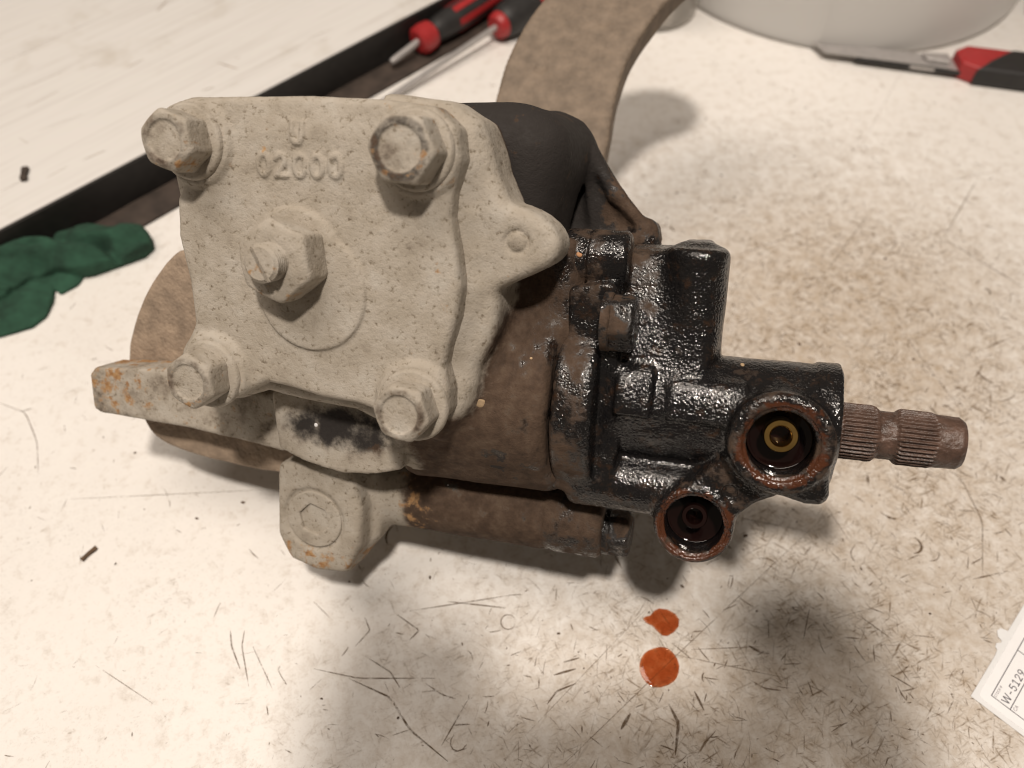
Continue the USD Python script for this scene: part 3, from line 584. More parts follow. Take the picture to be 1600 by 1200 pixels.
# -- input shaft with its splines
rows, ncol = [], 288
prof = [(205, 12.2, 0, 0), (219, 12.0, 0, 0), (219.5, 11.6, .55, 0), (231, 11.5, .55, 0), (232.5, 11.3, .3, .2), (234, 10.2, 0, .3), (240, 10.1, 0, .35), (241.5, 11.2, .3, .2), (242.5, 11.4, .55, 0), (254, 11.2, .55, 0), (255.5, 11.1, .1, 0), (256, 11.1, 0, .06), (264.5, 10.8, 0, .06), (266.3, 9.6, 0, .05)]
pa, pr, ps, pq = map(np.array, zip(*prof)); aa = np.unique(np.concatenate([np.arange(205, 266.3, .5), pa]))
an = np.linspace(0, 2 * math.pi, ncol, endpoint=False)
SV_ = []
for a_ in aa:
    r_ = np.interp(a_, pa, pr) + np.interp(a_, pa, ps) * np.clip(1.6 * np.cos(an * 36), -1, 1)
    q = np.stack([np.full(ncol, a_), r_ * np.cos(an), r_ * np.sin(an)], 1)
    r_ = r_ + (meshkit.fbm(q / 2.5 + 9, 2, 4) - .5) * 2 * (.22 + np.interp(a_, pa, pq))
    SV_.append(np.stack([np.full(ncol, a_), VB - 1.0 + r_ * np.cos(an), VN + 4 + r_ * np.sin(an)], 1))
nr = len(aa); V_ = np.vstack(SV_ + [np.array([[205, VB - 1, VN + 4], [266.8, VB - 1, VN + 4]])]); F_ = []
ii, jj = np.meshgrid(np.arange(nr - 1), np.arange(ncol), indexing='ij'); k0 = (ii * ncol + jj).ravel(); k1 = (ii * ncol + (jj + 1) % ncol).ravel()
F_ = np.vstack([np.stack([k0, k0 + ncol, k1], 1), np.stack([k1, k0 + ncol, k1 + ncol], 1)])
j = np.arange(ncol); F_ = np.vstack([F_, np.stack([j, (j + 1) % ncol, np.full(ncol, nr * ncol)], 1), np.stack([(nr - 1) * ncol + (j + 1) % ncol, (nr - 1) * ncol + j, np.full(ncol, nr * ncol + 1)], 1)])
sh = trimesh.Trimesh(V_ * .001, F_, process=False)
if sh.volume < 0: sh.invert()
gput('input_shaft', sh, smooth=50, material=SHAFT)

# -- cover bolts, the adjuster with its lock nut
for k, ((a_, b_), spin, hgt) in enumerate(zip(BOLTS, (12, 26, 5, 20), (14.5, 14.5, 14, 13))):
    hgt_ = hgt + 3.6
    hm = hex_net(22 if k != 1 else 24, hgt, .62, 1.0, spin, .70, k + 60, soft=1.3); hm.apply_translation((a_ * .001, b_ * .001, .0042))
    b = gput('cover_bolt', hm, smooth=True, dust=lambda a, b, n, k=k: (.93 if k != 1 else .86) - (.48 if k == 1 else .33) * sstep(n, hgt_ - 1, hgt_ + .5), rust=lambda a, b, n, k=k: .20 + .25 * np.exp(-((np.hypot(a - a_, b - b_) - 10) / 1.6)**2) * (b < b_), dark=.62)
    ws = lathe([(0, 0), (15.2, 0), (15.4, .5), (15.0, 2.2), (13.8, 3.2), (0, 3.2)], 56); ws.apply_scale(.001)
    ws = roughen(ws, .2, 4, k + 9); ws.apply_translation((a_ * .001, b_ * .001, .0018))
    gput('washer', ws, b, smooth=40, dust=.97, rust=.06)
nm = hex_net(30, 16.5, .5, 0, 8, .6, 66, soft=1.6, worn=.3); nm.apply_translation((NUT[0] * .001, NUT[1] * .001, .0012))
nut = gput('lock_nut', nm, smooth=True, dust=.95, rust=lambda a, b, n: .12 + .25 * sstep(NUT[1] - 8 - b, 0, 4))
scr = []
for i in range(40):
    z = 12 + 12.5 * i / 39; scr.append((7.6 - .42 * (i % 4 in (0, 1)) if z < 23.6 else 7.0 - (z - 23.6) * .8, z))
sc = manifold3d.CrossSection([[(0, 8)] + [(7.6, 8)] + scr + [(0, 24.6)]]).revolve(64) - manifold3d.Manifold.cube([2.0, 30, 8], True).translate([0, 0, 26.1]).rotate([0, 0, 28])
st = tri(sc); st.apply_scale(.001); st = finer(st, .0016, .1, 3, 4); st.apply_translation((NUT[0] * .001, NUT[1] * .001, .0012))
gput('adjuster_screw', st, nut, smooth=30, dust=.95, rust=lambda a, b, n: .10 + .22 * sstep(n, 23.6, 25))
# -- socket plug in the foot
g = Grid((-17, -17, -1), (17, 17, 7), .5)
pd_ = ext(np.hypot(g.A, g.B) - 15.6, slab(g.N, 0, 6), .8); hx = None
for k in range(3):
    a = math.radians(12 + 60 * k); e = np.abs(g.A * math.cos(a) + g.B * math.sin(a)) - 7.6; hx = e if hx is None else np.maximum(hx, e)
pm = roughen(nets(g, smax(pd_, -np.maximum(hx, 1.6 - g.N), .7)), .25, 4, 6); pm.apply_translation((PLUG[0] * .001, PLUG[1] * .001, -.0470))
gput('socket_plug', pm, smooth=35, dust=.92, rust=lambda a, b, n: .05 + .65 * sstep(-42.5 - n, 0, 1) * sstep(PLUG[1] + 1 - b, 0, 3))
# -- housing bolts along the shaft direction
def side_bolt(px_, py_, n_, af, h, a0, spin, wash, **kw):
    b_ = at(px_, py_, n_)[1]
    t = hex_net(af, h, .5, 0, spin, .6, int(px_)); t = place(t, np.array([a0 + 3, b_, n_ - 8]) * .001, (1, 0, 0))
    o = gput('housing_bolt', t, smooth=True, **kw)
    w_ = lathe([(0, 0), (wash, 0), (wash, 3.2), (wash - .6, 3.8), (0, 3.8)], 48); w_.apply_scale(.001)
    gput('washer', place(w_, np.array([a0, b_, n_ - 8]) * .001, (1, 0, 0)), o, smooth=40, **kw)
side_bolt(968, 510, -30, 22, 11, at(943, 510, -38)[0], 10, 12.6, oil=.46, rust=.08, dark=.5)
side_bolt(945, 838, -68, 22, 11, 119.4, 4, 12.5, oil=.45, rust=.02, dark=.6)

# -- specks stuck to the castings
def cast(x, y, t):
    """nearest point of mesh t (gearbox frame, metres) seen at x, y, and its normal"""
    d0 = ray(x, y); o = CAM - GO; o = np.array([o @ GW, o @ GV, o @ GN]); d = np.array([d0 @ GW, d0 @ GV, d0 @ GN])
    a = t.triangles; e1, e2 = a[:, 1] - a[:, 0], a[:, 2] - a[:, 0]; h = np.cross(d, e2); det = (e1 * h).sum(1); det = np.where(np.abs(det) < 1e-16, 1e-16, det)
    s_ = o - a[:, 0]; u = (s_ * h).sum(1) / det; q = np.cross(s_, e1); v = (q @ d) / det; tt = (e2 * q).sum(1) / det
    ok = (u >= 0) & (v >= 0) & (u + v <= 1) & (tt > 0)
    k = np.argmin(np.where(ok, tt, 9)); return o + d * tt[k], np.cross(e1[k], e2[k])
for k, (x, y, lx, ly, mt, tm) in enumerate(((750, 630, 2.6, 2.0, 'FL', housing), (868, 636, .8, .8, 'WH', housing), (905, 398, 1.3, 1.0, 'OR', valve), (975, 466, 3.2, .5, 'WH', valve), (993, 470, 2.0, .45, 'WH', valve), (1160, 570, 1.3, .9, 'FL', valve), (494, 664, 1.0, .9, 'WH', housing), (700, 758, .5, .5, 'WH', housing), (830, 560, .6, .5, 'FL', housing))):
    p, nrm = cast(x, y, tm); f = trimesh.creation.icosphere(subdivisions=2, radius=1.0); f.apply_scale((lx * .001, ly * .001, .0005)); f = roughen(f, .35, 1.2, k)
    gput('stuck_flake', place(f, p, nrm, (.3, 1, .2)), material={'FL': FLAKE, 'WH': STICKER, 'OR': OCHRE}[mt])

# -- pitman arm below
arm_pts = [(786, 323), (850, 235), (872, 130), (917, 35), (998, -60), (1070, -115), (1125, -130)]
AN = GN + 1.5 * np.array([0, 0, 1]); AN /= np.linalg.norm(AN); AO = GO + .001 * np.array([*at(786, 323, -168), -168.]) @ np.stack([GW, GV, GN])
AX = np.cross([0, 1, 0], AN); AX /= np.linalg.norm(AX); AY = np.cross(AN, AX)
def on_arm(x, y):
    d = ray(x, y); t = ((AO - CAM) @ AN) / (d @ AN); p = (CAM + t * d - AO) * 1000; return np.array([p @ AX, p @ AY])
ap0 = np.array([on_arm(x, y) for x, y in arm_pts]); tk = np.arange(len(ap0)); tt = np.linspace(0, len(ap0) - 1, 25)
from scipy.interpolate import CubicSpline
ap = CubicSpline(tk, ap0)(tt); AW = np.interp(tt, tk, [30, 30, 29.5, 28, 26, 24, 22])
g = Grid((ap[:, 0].min() - 36, ap[:, 1].min() - 36, -24), (ap[:, 0].max() + 36, ap[:, 1].max() + 36, 4), 1.6)
X2, Y2 = g.A[:, :, 0], g.B[:, :, 0]
dd2 = None
for k in range(len(ap) - 1):
    (x0, y0), (x1, y1) = ap[k], ap[k + 1]; ex, ey = x1 - x0, y1 - y0
    t = np.clip(((X2 - x0) * ex + (Y2 - y0) * ey) / (ex * ex + ey * ey), 0, 1)
    e = np.hypot(X2 - x0 - t * ex, Y2 - y0 - t * ey) - (AW[k] + (AW[k + 1] - AW[k]) * t)
    dd2 = e if dd2 is None else smin(dd2, e, 16)
arm = ext(dd2[:, :, None], slab(g.N, -20, 0), 2.0)
for x, y in ((944, 34), (844, 106)):
    q = on_arm(x, y); arm = smax(arm, -cylN(g, q[0], q[1], 3.4, -1.2, 60, .6), 1.5)
at_ = roughen(nets(g, arm), .5, 20, 41)
wv = AO + at_.vertices @ np.stack([AX, AY, AN]) - GO; at_ = trimesh.Trimesh(np.stack([wv @ GW, wv @ GV, wv @ GN], 1), at_.faces, process=False)
gput('pitman_arm', at_, material=ARM)
gput('sector_shaft', place(lathe([(0, 0), (.0205, 0), (.0205, .06), (0, .06)], 40), np.array([.030, .010, -.190]), (0, 0, 1)), smooth=40, rust=.1)


# ------------------------------------------------------------------ the white board lying along the back of the bench, and the dark lath in front of it
bt = .034
e0_, e1_ = onz(0, 362, bt)[:2], onz(690, 0, bt)[:2]
u_ = (e1_ - e0_) / np.linalg.norm(e1_ - e0_); v_ = np.array([-u_[1], u_[0]])
def prism(poly, z0, z1):
    t = trimesh.creation.extrude_polygon(Polygon(poly), z1 - z0, engine='earcut'); t.apply_translation((0, 0, z0)); return t
def strip(o0, o1, s0, s1): return [e0_ + u_ * s0 + v_ * o0, e0_ + u_ * s1 + v_ * o0, e0_ + u_ * s1 + v_ * o1, e0_ + u_ * s0 + v_ * o1]
board = thing('painted_board', 'white painted board with a black edge lying along the back of the bench', 'board', (*e0_, 0))
put('panel', prism(strip(.003, .75, -.5, 1.1), .0005, bt), WHITE_BOARD, board, offset=(*e0_, 0))
put('edge_band', prism(strip(0, .0028, -.5, 1.1), .0005, bt - .0006), BLACK_EDGE, board, offset=(*e0_, 0))
lath = thing('dark_lath', 'dark brown wooden lath lying on the bench against the black board edge', 'lath', (*e0_, 0))
lt = finer(prism(strip(-.031, -.0012, -.5, .62), 0, .002), .012, .5, 30, 3); lt.apply_translation((0, 0, .0006))
put('lath_body', lt, DARK_WOOD, lath, offset=(*e0_, 0))
# scuffs on the board, as thin marks
bv, bf, bn = [], [], 0
def bmark(pts, wid):
    global bn
    P = np.array([onz(*p, bt)[:2] for p in pts]); t = np.linspace(0, 1, len(P)); tt = np.linspace(0, 1, 10)
    v, f = ribbon(np.stack([np.interp(tt, t, P[:, k]) for k in (0, 1)], 1), wid); bv.append(np.hstack([v, np.full((len(v), 1), bt + .0002)])); bf.append(f + bn); bn += len(v)
for pts, wd in [([(0, 96), (170, 22)], .0007), ([(0, 100), (90, 62)], .0005), ([(0, 150), (110, 108)], .0005), ([(130, 250), (165, 235)], .0016), ([(340, 98), (372, 108)], .003), ([(315, 142), (335, 136)], .002), ([(200, 105), (225, 92)], .0016), ([(245, 18), (262, 0)], .003), ([(60, 205), (130, 178)], .0005), ([(30, 215), (45, 225)], .001), ([(480, 60), (520, 45)], .0008), ([(0, 300), (40, 280)], .0006)]: bmark(pts, wd * .55)
for _ in range(60):
    o, s = .02 + .35 * rng.random() ** 1.3, -.1 + .8 * rng.random(); L = .004 + .03 * rng.random() ** 2
    p = e0_ + u_ * s + v_ * o; d = u_ * math.cos(k := rng.normal() * .15) + v_ * math.sin(k)
    v, f = ribbon(np.stack([p + d * t for t in np.linspace(0, L, 6)]), .0002 + .0004 * rng.random() ** 2); bv.append(np.hstack([v, np.full((len(v), 1), bt + .00018)])); bf.append(f + bn); bn += len(v)
SCUFF = plain('scuff', (.47, .41, .35), .7, var=.35, scale=200)
meta(put('scuffs', (np.vstack(bv), np.vstack(bf)), SCUFF, board, offset=(*e0_, 0)), kind='stuff')
def chunk(name, x, y, z, lx, ly, lz, ang, label, cat, material, seed, group=None):
    p = onz(x, y, z); t = finer(trimesh.creation.box((lx, ly, lz)), min(lx, ly) / 3, min(lx, ly) * 300, min(lx, ly) * 1400, seed)
    t.apply_transform(trimesh.transformations.rotation_matrix(ang, (0, 0, 1))); t.apply_translation((0, 0, -t.bounds[0][2] + .0001))
    x_ = put(name, t, material, smooth=40); x_.AddTranslateOp().Set(Gf.Vec3d(*map(float, p))); meta(x_, label, cat, group); return x_
chunk('metal_flake', 40, 275, bt, .0045, .016, .003, .25, 'small dark metal flake lying on the white board', 'flake', DARK_WOOD, 5)
chunk('wood_splinter', 108, 351, .0045, .028, .008, .006, .55, 'orange wood splinter on the dark lath behind the green rag', 'splinter', OCHRE, 6)
chunk('rust_flake', 140, 866, 0, .010, .0025, .0012, .9, 'small brown rust flake alone on the clean left side of the bench', 'flake', CHIP, 7)
dv = []
for _ in range(170):
    x, y = rng.uniform(-.3, .3), rng.uniform(.02, .6)
    if rng.random() > .25 + dirt(np.array(x), np.array(y)): continue
    t = trimesh.creation.icosphere(subdivisions=0, radius=.0004 + .0007 * rng.random() ** 3); t.apply_scale((1 + rng.random(), 1, .6)); t.apply_transform(trimesh.transformations.rotation_matrix(rng.random() * 6, (0, 0, 1))); t.apply_translation((x, y, .0003)); dv.append(t)
meta(put('debris', trimesh.util.concatenate(dv), CHIP), 'dark specks of grit and rust scattered over the bench paint', 'grit', kind='stuff')

# ------------------------------------------------------------------ green rag
def flat(z, *pts): return np.array([onz(x, y, z)[:2] * 1000 for x, y in pts])
RB = onz(60, 440)
up_ = flat(.008, (-90, 440), (-10, 395), (60, 371), (110, 358), (150, 360), (180, 366), (197, 356), (228, 361), (234, 386), (182, 405), (128, 424), (80, 418), (40, 440), (0, 468), (-90, 500))
lo1 = flat(.002, (-90, 470), (0, 430), (75, 385), (84, 460), (64, 504), (0, 523), (-90, 545))
lo2 = flat(.002, (72, 390), (128, 400), (130, 437), (84, 462))
lo3 = flat(.0025, (40, 400), (185, 368), (196, 400), (130, 426), (60, 430))
lo = np.vstack([up_, lo1, lo2]).min(0) - 6; hi = np.vstack([up_, lo1, lo2]).max(0) + 6
g = Grid((lo[0], lo[1], -2), (hi[0], hi[1], 26), 1.3)
X2, Y2 = g.A[:, :, 0], g.B[:, :, 0]
q3 = np.stack([np.broadcast_to(X2, (X2.shape[0], Y2.shape[1])), np.broadcast_to(Y2, (X2.shape[0], Y2.shape[1])), 0 * X2 + 0 * Y2], -1)
wr = meshkit.fbm(q3 / 34, 4, 51); wr2 = 1 - 2 * np.abs(meshkit.fbm(q3 / np.array([60, 26, 1]), 3, 52) - .5)
du, d1_, d2_ = (poly2(X2, Y2, chaikin(p, 1)) - 2.2 for p in (up_, lo1, lo2))
hu = 8 + 11 * sstep(-du, 0, 16) ** .8 * (.35 + .95 * wr) + 6 * sstep(wr2, .5, 1.0)
crease = line2(X2, Y2, flat(.014, (70, 366), (105, 383), (140, 386), (165, 380))); hu -= 8 * np.exp(-(crease / 4.5) ** 2)
crease = line2(X2, Y2, flat(.014, (160, 384), (178, 396))); hu -= 7 * np.exp(-(crease / 4) ** 2)
h1_ = 3.2 + 6 * sstep(-d1_, 0, 14) * wr + 3 * sstep(wr2, .5, 1.0); h2_ = 2.6 + 4 * sstep(-d2_, 0, 9) * wr
Rg = np.minimum(ext(du[:, :, None], np.maximum(g.N - hu[:, :, None], .9 - g.N), 1.2), ext(d1_[:, :, None], np.maximum(g.N - h1_[:, :, None], .3 - g.N), 1.0))
Rg = np.minimum(Rg, ext(d2_[:, :, None], np.maximum(g.N - h2_[:, :, None], .3 - g.N), 1.0))
rag = roughen(nets(g, Rg), .35, 5, 8, 2)
o = put('cloth_rag', rag, GREEN, smooth=True, offset=RB); o.AddTranslateOp().Set(Gf.Vec3d(*map(float, RB))); meta(o, 'crumpled dark green cloth rag lying at the left edge of the bench', 'rag')

# ------------------------------------------------------------------ screwdrivers
def screwdriver(label, tip, neck, tail, rs, rh, stripes, big):
    d = tail - neck; d = d / np.linalg.norm(d); L = np.linalg.norm(tail - neck)
    base = np.array([*((tip + tail) / 2)[:2], 0]); s = thing('screwdriver', label, 'screwdriver', base)
    put('blade', place(lathe([(0, 0), (rs * .8, 0), (rs, .006), (rs, np.linalg.norm(neck - tip) + .01), (0, np.linalg.norm(neck - tip) + .01)], 20), tip, neck - tip), STEEL, s, smooth=40, offset=base)
    if big: cp = [(0, 0), (rh * .50, 0), (rh * .66, .003), (rh * .70, .008), (0, .008)]; c1 = .008
    else: cp = [(0, 0), (rh * .72, 0), (rh * .98, .003), (rh * 1.02, .010), (rh * .95, .018), (rh * .7, .021), (0, .021)]; c1 = .021
    put('collar', place(lathe(cp, 40), neck, d), RED, s, smooth=40, offset=base)
    n, rows_ = 72, 40; zz = np.linspace(c1 + .0005, L, rows_); an_ = np.linspace(0, 2 * math.pi, n, endpoint=False)
    f_ = np.interp((zz - c1) / (L - c1), [0, .04, .2, .5, .9, 1], [.70, .86, 1.0, .92, .98, .72])
    fl = np.interp((zz - c1) / (L - c1), [0, .12, .3, .9, 1], [0, 0, 1, 1, 0])
    V = np.vstack([np.stack([rh * f * (1 - .09 * k * np.clip(np.cos(an_ * 6), 0, 1)) * np.cos(an_), rh * f * (1 - .09 * k * np.clip(np.cos(an_ * 6), 0, 1)) * np.sin(an_), np.full(n, z)], 1) for z, f, k in zip(zz, f_, fl)] + [np.array([[0, 0, zz[0]], [0, 0, zz[-1]]])])
    F = []
    for i in range(rows_ - 1):
        for j in range(n): a0 = i * n + j; a1 = i * n + (j + 1) % n; F += [(a0, a1, a0 + n), (a1, a1 + n, a0 + n)]
    for j in range(n): F += [((j + 1) % n, j, rows_ * n), ((rows_ - 1) * n + j, (rows_ - 1) * n + (j + 1) % n, rows_ * n + 1)]
    t = trimesh.Trimesh(V, F, process=False)
    if t.volume < 0: t.invert()
    put('grip', place(t, neck, d), BLACK_RUBBER, s, smooth=40, offset=base)
    for ang, z0, z1 in stripes:                                                                        # red inlays standing just proud of the grip
        zz = np.linspace(c1 + (L - c1) * z0, c1 + (L - c1) * z1, 8); aw = np.linspace(-.24, .24, 5); vv = []
        for rr in (.80, 1.015):
            for z in zz: vv += [(rh * rr * np.interp((z - c1) / (L - c1), [0, .04, .2, .5, .9, 1], [.70, .86, 1.0, .92, .98, .72]) * math.cos(ang + w_), rh * rr * np.interp((z - c1) / (L - c1), [0, .04, .2, .5, .9, 1], [.70, .86, 1.0, .92, .98, .72]) * math.sin(ang + w_), z) for w_ in aw]
        put('grip_inlay', place(trimesh.convex.convex_hull(np.array(vv)), neck, d), RED, s, smooth=40, offset=base)
    return s
screwdriver('screwdriver with round red collar and its tip on the dark lath', onz(611, 97, .0115), onz(652, 66, .017), onz(850, -60, .022), .0032, .0135, [(-2.3 + k * 1.05, .16, .62) for k in range(6)], False)
screwdriver('long thin screwdriver with black grip behind the pitman arm', onz(590, 165, .004), onz(774, 43, .0165), onz(925, -55, .018), .0028, .0185, [(k * 1.05 + .3, .30, .75) for k in range(6)], True)

# ------------------------------------------------------------------ utility knife
kz = .0005
KB = onz(1450, 110)
kd = onz(1560, 126)[:2] - onz(1275, 90)[:2]; kd /= np.linalg.norm(kd); kn = np.array([-kd[1], kd[0]]); K0 = onz(1482, 112)[:2]
def kp(*pts): return [K0 + 1.12 * (kd * x + kn * y) for x, y in pts]
def soft(poly, z0, z1, r, seed=0):
    """a rounded slab"""
    P = np.array(poly) * 1000; g = Grid((*(P.min(0) - 4), z0 * 1000 - 3), (*(P.max(0) + 4), z1 * 1000 + 3), .9)
    return nets(g, ext(poly2(g.A[:, :, 0], g.B[:, :, 0], P)[:, :, None], slab(g.N, z0 * 1000, z1 * 1000), r))
knife = thing('utility_knife', 'snap blade knife with black and red handle and grey blade', 'knife', KB)
put('blade', prism(kp((-.118, .0085), (-.002, .009), (-.002, -.009), (-.106, -.0085)), .0085, .0092), STEEL, knife, offset=KB)
put('blade_channel', prism(kp((-.035, .0095), (.03, .0095), (.03, -.0105), (-.035, -.0105)), .0050, .0083), STEEL, knife, offset=KB)
put('blade_rail', prism(kp((-.08, -.0080), (.02, -.0100), (.02, -.0112), (-.08, -.0092)), .0040, .0084), BLACK_RUBBER, knife, offset=KB)
put('slider', soft(kp((-.026, .005), (-.004, .008), (-.004, -.005), (-.022, -.004)), .0094, .0135, 1.2), STEEL, knife, smooth=True, offset=KB)
put('red_nose', soft(kp((.000, .008), (.010, .0175), (.060, .0175), (.030, -.014), (.018, -.0165), (.004, -.010)), kz, .0178, 2.5), RED, knife, smooth=True, offset=KB)
put('grip', soft(kp((.046, .0180), (.17, .0195), (.17, -.0195), (.014, -.0178), (.026, -.002)), kz, .0188, 4.0), BLACK_RUBBER, knife, smooth=True, offset=KB)

# ------------------------------------------------------------------ white plastic bucket and clear container at the back
def circ3(p, q, r):
    ax, ay, bx, by, cx, cy = *p, *q, *r; d = 2 * (ax * (by - cy) + bx * (cy - ay) + cx * (ay - by))
    x = ((ax*ax+ay*ay)*(by-cy)+(bx*bx+by*by)*(cy-ay)+(cx*cx+cy*cy)*(ay-by))/d; y = ((ax*ax+ay*ay)*(cx-bx)+(bx*bx+by*by)*(ax-cx)+(cx*cx+cy*cy)*(bx-ax))/d
    return np.array([x, y]), math.hypot(ax - x, ay - y)
bc, br = circ3(onz(1150, 46)[:2], onz(1345, 87)[:2], onz(1557, 42)[:2])
bucket = thing('plastic_bucket', 'large round white plastic bucket standing at the back of the bench', 'bucket', (*bc, 0))
h_ = .24; tp = .10
put('bucket_wall', lathe([(0, .0005), (br - .008, .0005), (br - .003, .002), (br, .007), (br + tp * h_, h_), (br + tp * h_ - .003, h_), (br - .003, .009), (0, .006)], 128), PLASTIC, bucket, smooth=40)
put('raised_line', prism([(-.0008, 0), (.0008, 0), (.0008, .0015), (-.0008, .0015)], .007, h_ - .01).apply_transform(trimesh.transformations.rotation_matrix(-math.atan(tp), (1, 0, 0))).apply_transform(trimesh.transformations.translation_matrix((0, br - .0004, 0))).apply_transform(trimesh.transformations.rotation_matrix(math.atan2(*(onz(1275, 60)[:2] - bc)[::-1]) - math.pi / 2, (0, 0, 1))), PLASTIC, bucket)  # thin raised line up the bucket wall
put('rim', lathe([(br + tp * h_ + .0004, h_ - .012), (br + tp * h_ + .007, h_ - .012), (br + tp * h_ + .007, h_ + .002), (br + tp * h_ - .003, h_ + .002), (br + tp * h_ - .003, h_ + .0004), (br + tp * h_ + .0004, h_ + .0003), (br + tp * h_ + .0004, h_ - .012)], 128), PLASTIC, bucket, smooth=40)
cc, cr = circ3(onz(985, 48)[:2], onz(1040, 51)[:2], onz(1086, 8)[:2])
cup = thing('clear_container', 'clear plastic container half hidden behind the pitman arm', 'container', (*cc, 0))
put('container_wall', lathe([(0, .0006), (cr - .003, .0006), (cr, .004), (cr + .006, .11), (cr + .0045, .11), (cr - .0015, .006), (0, .0025)], 80), CLEAR, cup, smooth=40)
put('rim', lathe([(cr + .0062, .105), (cr + .009, .106), (cr + .009, .111), (cr + .0045, .1116), (cr + .0045, .1104), (cr + .0062, .1103), (cr + .0062, .105)], 80), CLEAR, cup, smooth=40)
bx0 = onz(1592, 22)  # plain brown block where the corner turns brown
bb_ = thing('brown_block', 'plain brown block beside the white bucket in the corner', 'box', bx0)
tb = trimesh.creation.box((.16, .13, .10)); tb.apply_translation((.085, .068, .0505)); tb.apply_transform(trimesh.transformations.rotation_matrix(-.55, (0, 0, 1)))
put('block_body', tb, BROWN, bb_)
tb = trimesh.creation.box((.163, .05, .0015)); tb.apply_translation((.085, .05, .1014)); tb.apply_transform(trimesh.transformations.rotation_matrix(-.55, (0, 0, 1))); put('block_top', tb, BROWN, bb_)

# ------------------------------------------------------------------ two drops of red oil
def drop(label, pts, seed):
    P = round_poly(flat(0, *pts), 2.0); c = P.mean(0); g = Grid((*(P.min(0) - 2), -1), (*(P.max(0) + 2), 3), .35)
    d = poly2(g.A[:, :, 0], g.B[:, :, 0], P); hgt = .15 + .75 * sstep(-d, 0, 5) ** .6
    t = nets(g, np.maximum(np.maximum(d[:, :, None], g.N - hgt[:, :, None]), .06 - g.N))
    tv = t.vertices * 1000; dv_ = -poly2(tv[:, 0] + (meshkit.fbm(tv / 3, 2, seed) - .5) * 3, tv[:, 1] + (meshkit.fbm(tv / 3, 2, seed + 5) - .5) * 3, P)
    o = put('oil_drop', t, OIL, smooth=True, prim={'thick': sstep(dv_, -.4, 3.6)}, offset=(*c * .001, 0)); o.AddTranslateOp().Set(Gf.Vec3d(c[0] * .001, c[1] * .001, 0)); meta(o, label, 'oil drop')
def blob(cx, cy, rx, ry, bumps): 
    return [(cx + rx * (1 + np.interp(i / 4 % len(bumps), range(len(bumps) + 1), bumps + bumps[:1])) * math.cos(i * math.pi / 20), cy + ry * (1 + np.interp(i / 4 % len(bumps), range(len(bumps) + 1), bumps + bumps[:1])) * math.sin(i * math.pi / 20)) for i in range(40)]
drop('round red oil drop on the bench, the larger and nearer of the two', blob(1030, 1043, 35, 36, [0, .02, -.03, .01, -.02]), 1)
drop('lopsided red oil drop with a dark notch, nearer the ports', [(999, 966), (1006, 960), (1014, 959), (1019, 952), (1028, 947), (1044, 949), (1058, 957), (1065, 968), (1064, 981), (1056, 991), (1044, 998), (1033, 997), (1024, 989), (1017, 981), (1006, 976)], 2)

# ------------------------------------------------------------------ label card
c0 = onz(1516, 1088)[:2]; lu = onz(1600, 945)[:2] - c0; lu /= np.linalg.norm(lu); lw = np.array([lu[1], -lu[0]])      # along the text, down the label
LB = (*c0, 0)
tag_ = thing('stock_label', 'white printed stock label lying at the edge of the bench', 'label', LB)
def lp(*pts): return [c0 + lu * x + lw * y for x, y in pts]
edge = [(0, 0), (.030, .0002), (.0335, -.0003), (.0345, -.0018), (.0368, -.0022), (.0385, -.0006), (.0400, -.0004), (.0410, -.0032), (.0440, -.0050), (.0465, -.0040), (.0478, -.0004), (.09, 0), (.09, .055), (0, .055)]
put('backing', prism(lp(*edge), .0002, .0006), CARD, tag_, offset=LB)
def rr(x0, y0, x1, y1, r): return np.array(Polygon([(x0 + r, y0 + r), (x1 - r, y0 + r), (x1 - r, y1 - r), (x0 + r, y1 - r)]).buffer(r, quad_segs=6).exterior.coords)[:-1]
put('sticker', prism(lp(*rr(.0028, .0026, .0875, .0525, .0028)), .00065, .0008), STICKER, tag_, offset=LB)
def line(x0, y0, x1, y1, w=.00042): 
    L_ = LineString([(x0, y0), (x1, y1)]).buffer(w / 2, cap_style=3); return prism(lp(*np.array(L_.exterior.coords)[:-1]), .00084, .00090)
fx, fy = .0078, .0078
put('printed_frame', trimesh.util.concatenate([line(fx, fy, .084, fy), line(fx, fy + .0003, fx, .047), line(fx + .0003, fy + .0102, .084, fy + .0102), line(.041, fy + .0003, .041, fy + .0099)]), INK, tag_, offset=LB)
def text(name, s, x, y, h, material, bold=False):
    t = meshkit.text_mesh(s, h, .00006, bold); M = np.eye(4); M[:2, 0] = lu; M[:2, 1] = -lw; M[:3, 3] = (*(c0 + lu * x + lw * y), .00084)
    t.apply_transform(M); put(name, t, material, tag_, offset=LB)
text('field_heading', 'STOCK #', fx + .0006, fy + .0024, .0013, INK_GREY)
text('stock_number', 'W-5129', fx + .0012, fy + .0086, .0040, INK, False)
text('field_heading', 'CA', fx + .0010, fy + .0130, .0018, INK_GREY)

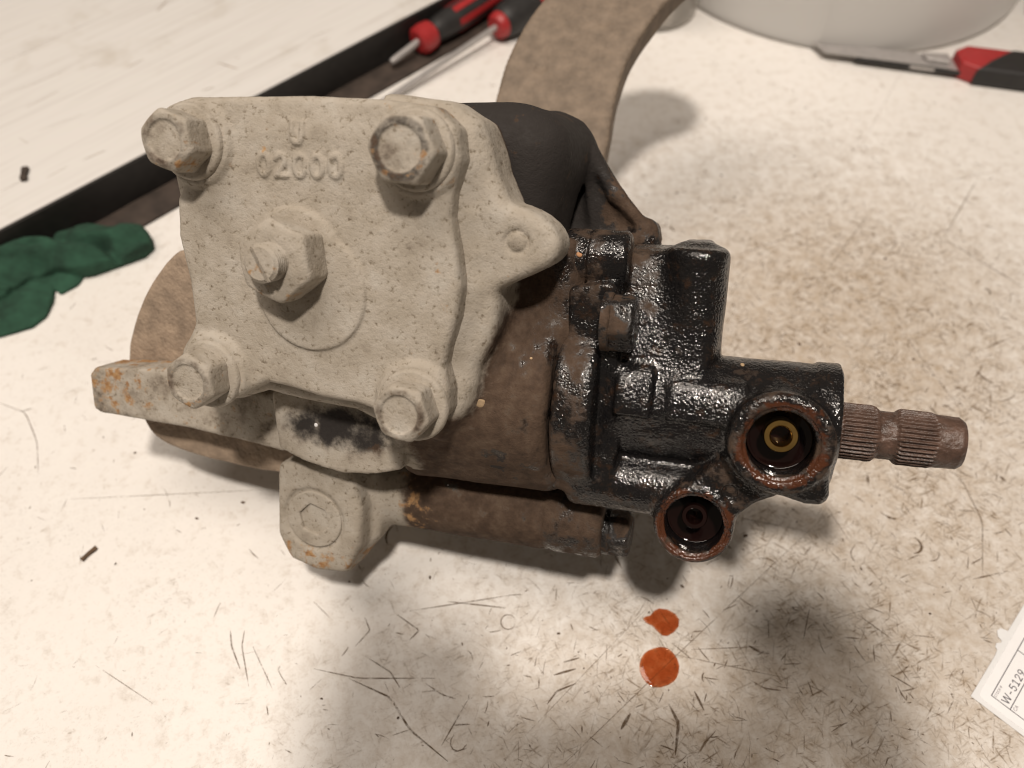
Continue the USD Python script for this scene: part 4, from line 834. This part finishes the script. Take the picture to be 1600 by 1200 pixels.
# ------------------------------------------------------------------ whoever holds the camera: only the shadow of the phone and the hands reaches the picture
def c2w(*p): return CAM + cam2w(np.array(p) + np.array([0, .058, .028]))
def chain(pts):
    out = []
    for (p, r), (q, s_) in zip(pts[:-1], pts[1:]):
        a_ = manifold3d.Manifold.sphere(r, 16).translate([float(v) for v in p]); b_ = manifold3d.Manifold.sphere(s_, 16).translate([float(v) for v in q])
        out.append(manifold3d.Manifold.batch_hull([a_, b_]))
    return out
PX0, PX1, PY0, PY1 = -.030, .130, -.062, .012
ph = [(x, y) for x, y in rr(PX0, PY0, PX1, PY1, .010)]
pm_ = trimesh.creation.extrude_polygon(Polygon(ph), .0085, engine='earcut'); pm_.apply_translation((0, 0, .005))
M = np.eye(4); M[:3, 0], M[:3, 1], M[:3, 2], M[:3, 3] = CR, CU, CB, CAM + .028 * CB + .022 * CU
pm_.apply_transform(M); PHB = c2w(.05, -.025, .009)
ph_ = thing('phone', 'black phone out of view above the gearbox, shades the front of the bench', 'phone', PHB)
put('phone_body', pm_, BLACK_RUBBER, ph_, offset=PHB)
def hand(sx, x0):
    """a hand closed on one end of the phone: sx = -1 left end, 1 right end"""
    P = lambda x, y, z: c2w(x0 + sx * x, y, z)
    parts = chain([(P(.020, -.050, .030), .017), (P(.022, -.015, .026), .016)]) + chain([(P(.034, -.055, .034), .017), (P(.036, -.012, .026), .014)])
    parts += [manifold3d.Manifold.batch_hull([manifold3d.Manifold.sphere(r, 16).translate([float(v) for v in P(*q)]) for q, r in (((.020, -.050, .030), .016), ((.022, -.012, .024), .015), ((.036, -.055, .034), .016), ((.036, -.012, .024), .013))])]
    for k, (yy, ln) in enumerate(((-.046, .8), (-.030, .95), (-.012, 1.0), (.006, .92))):                    # four fingers round the back of the phone
        parts += chain([(P(.034, yy, .022), .0095), (P(.020, yy + .012, -.006), .0088), (P(.020 - .026 * ln, yy + .010, -.010), .0080), (P(.018 - .040 * ln, yy + .006, -.004), .0074)]) if sx > 0 or k < 3 else chain([(P(.034, yy, .022), .0095), (P(.030, yy + .014, .012), .0088), (P(.018, yy + .024, .018), .0080)])
    parts += chain([(P(.026, -.040, .034), .013), (P(.004, -.022, .030), .011), (P(-.016, -.012, .026), .0092)])           # thumb on the screen side
    parts += chain([(P(.028, -.055, .034), .020), (P(.040, -.095, .060), .023)])
    mm_ = manifold3d.Manifold()
    for p in parts: mm_ = mm_ + p
    t = tri(mm_.refine_to_length(.004)); trimesh.smoothing.filter_taubin(t, iterations=8)
    sl = manifold3d.Manifold()
    for p in chain([(P(.039, -.090, .057), .027), (P(.075, -.215, .150), .040), (P(.10, -.30, .26), .046)]): sl = sl + p
    return t, tri(sl)
SKIN = plain('skin', (.52, .32, .23), .5, var=.06); SLEEVE = plain('sleeve', (.05, .055, .07), .9, var=.2)
HB = c2w(.05, -.20, .15)
man = thing('person', 'person out of view in dark sleeves holding a phone in both hands, shades the front of the bench', 'person', HB)
for sx, x0 in ((-1, PX0), (1, PX1)):
    hh, sl = hand(sx, x0)
    put('hand', hh, SKIN, man, smooth=True, offset=HB); put('sleeve', sl, SLEEVE, man, smooth=30, offset=HB)
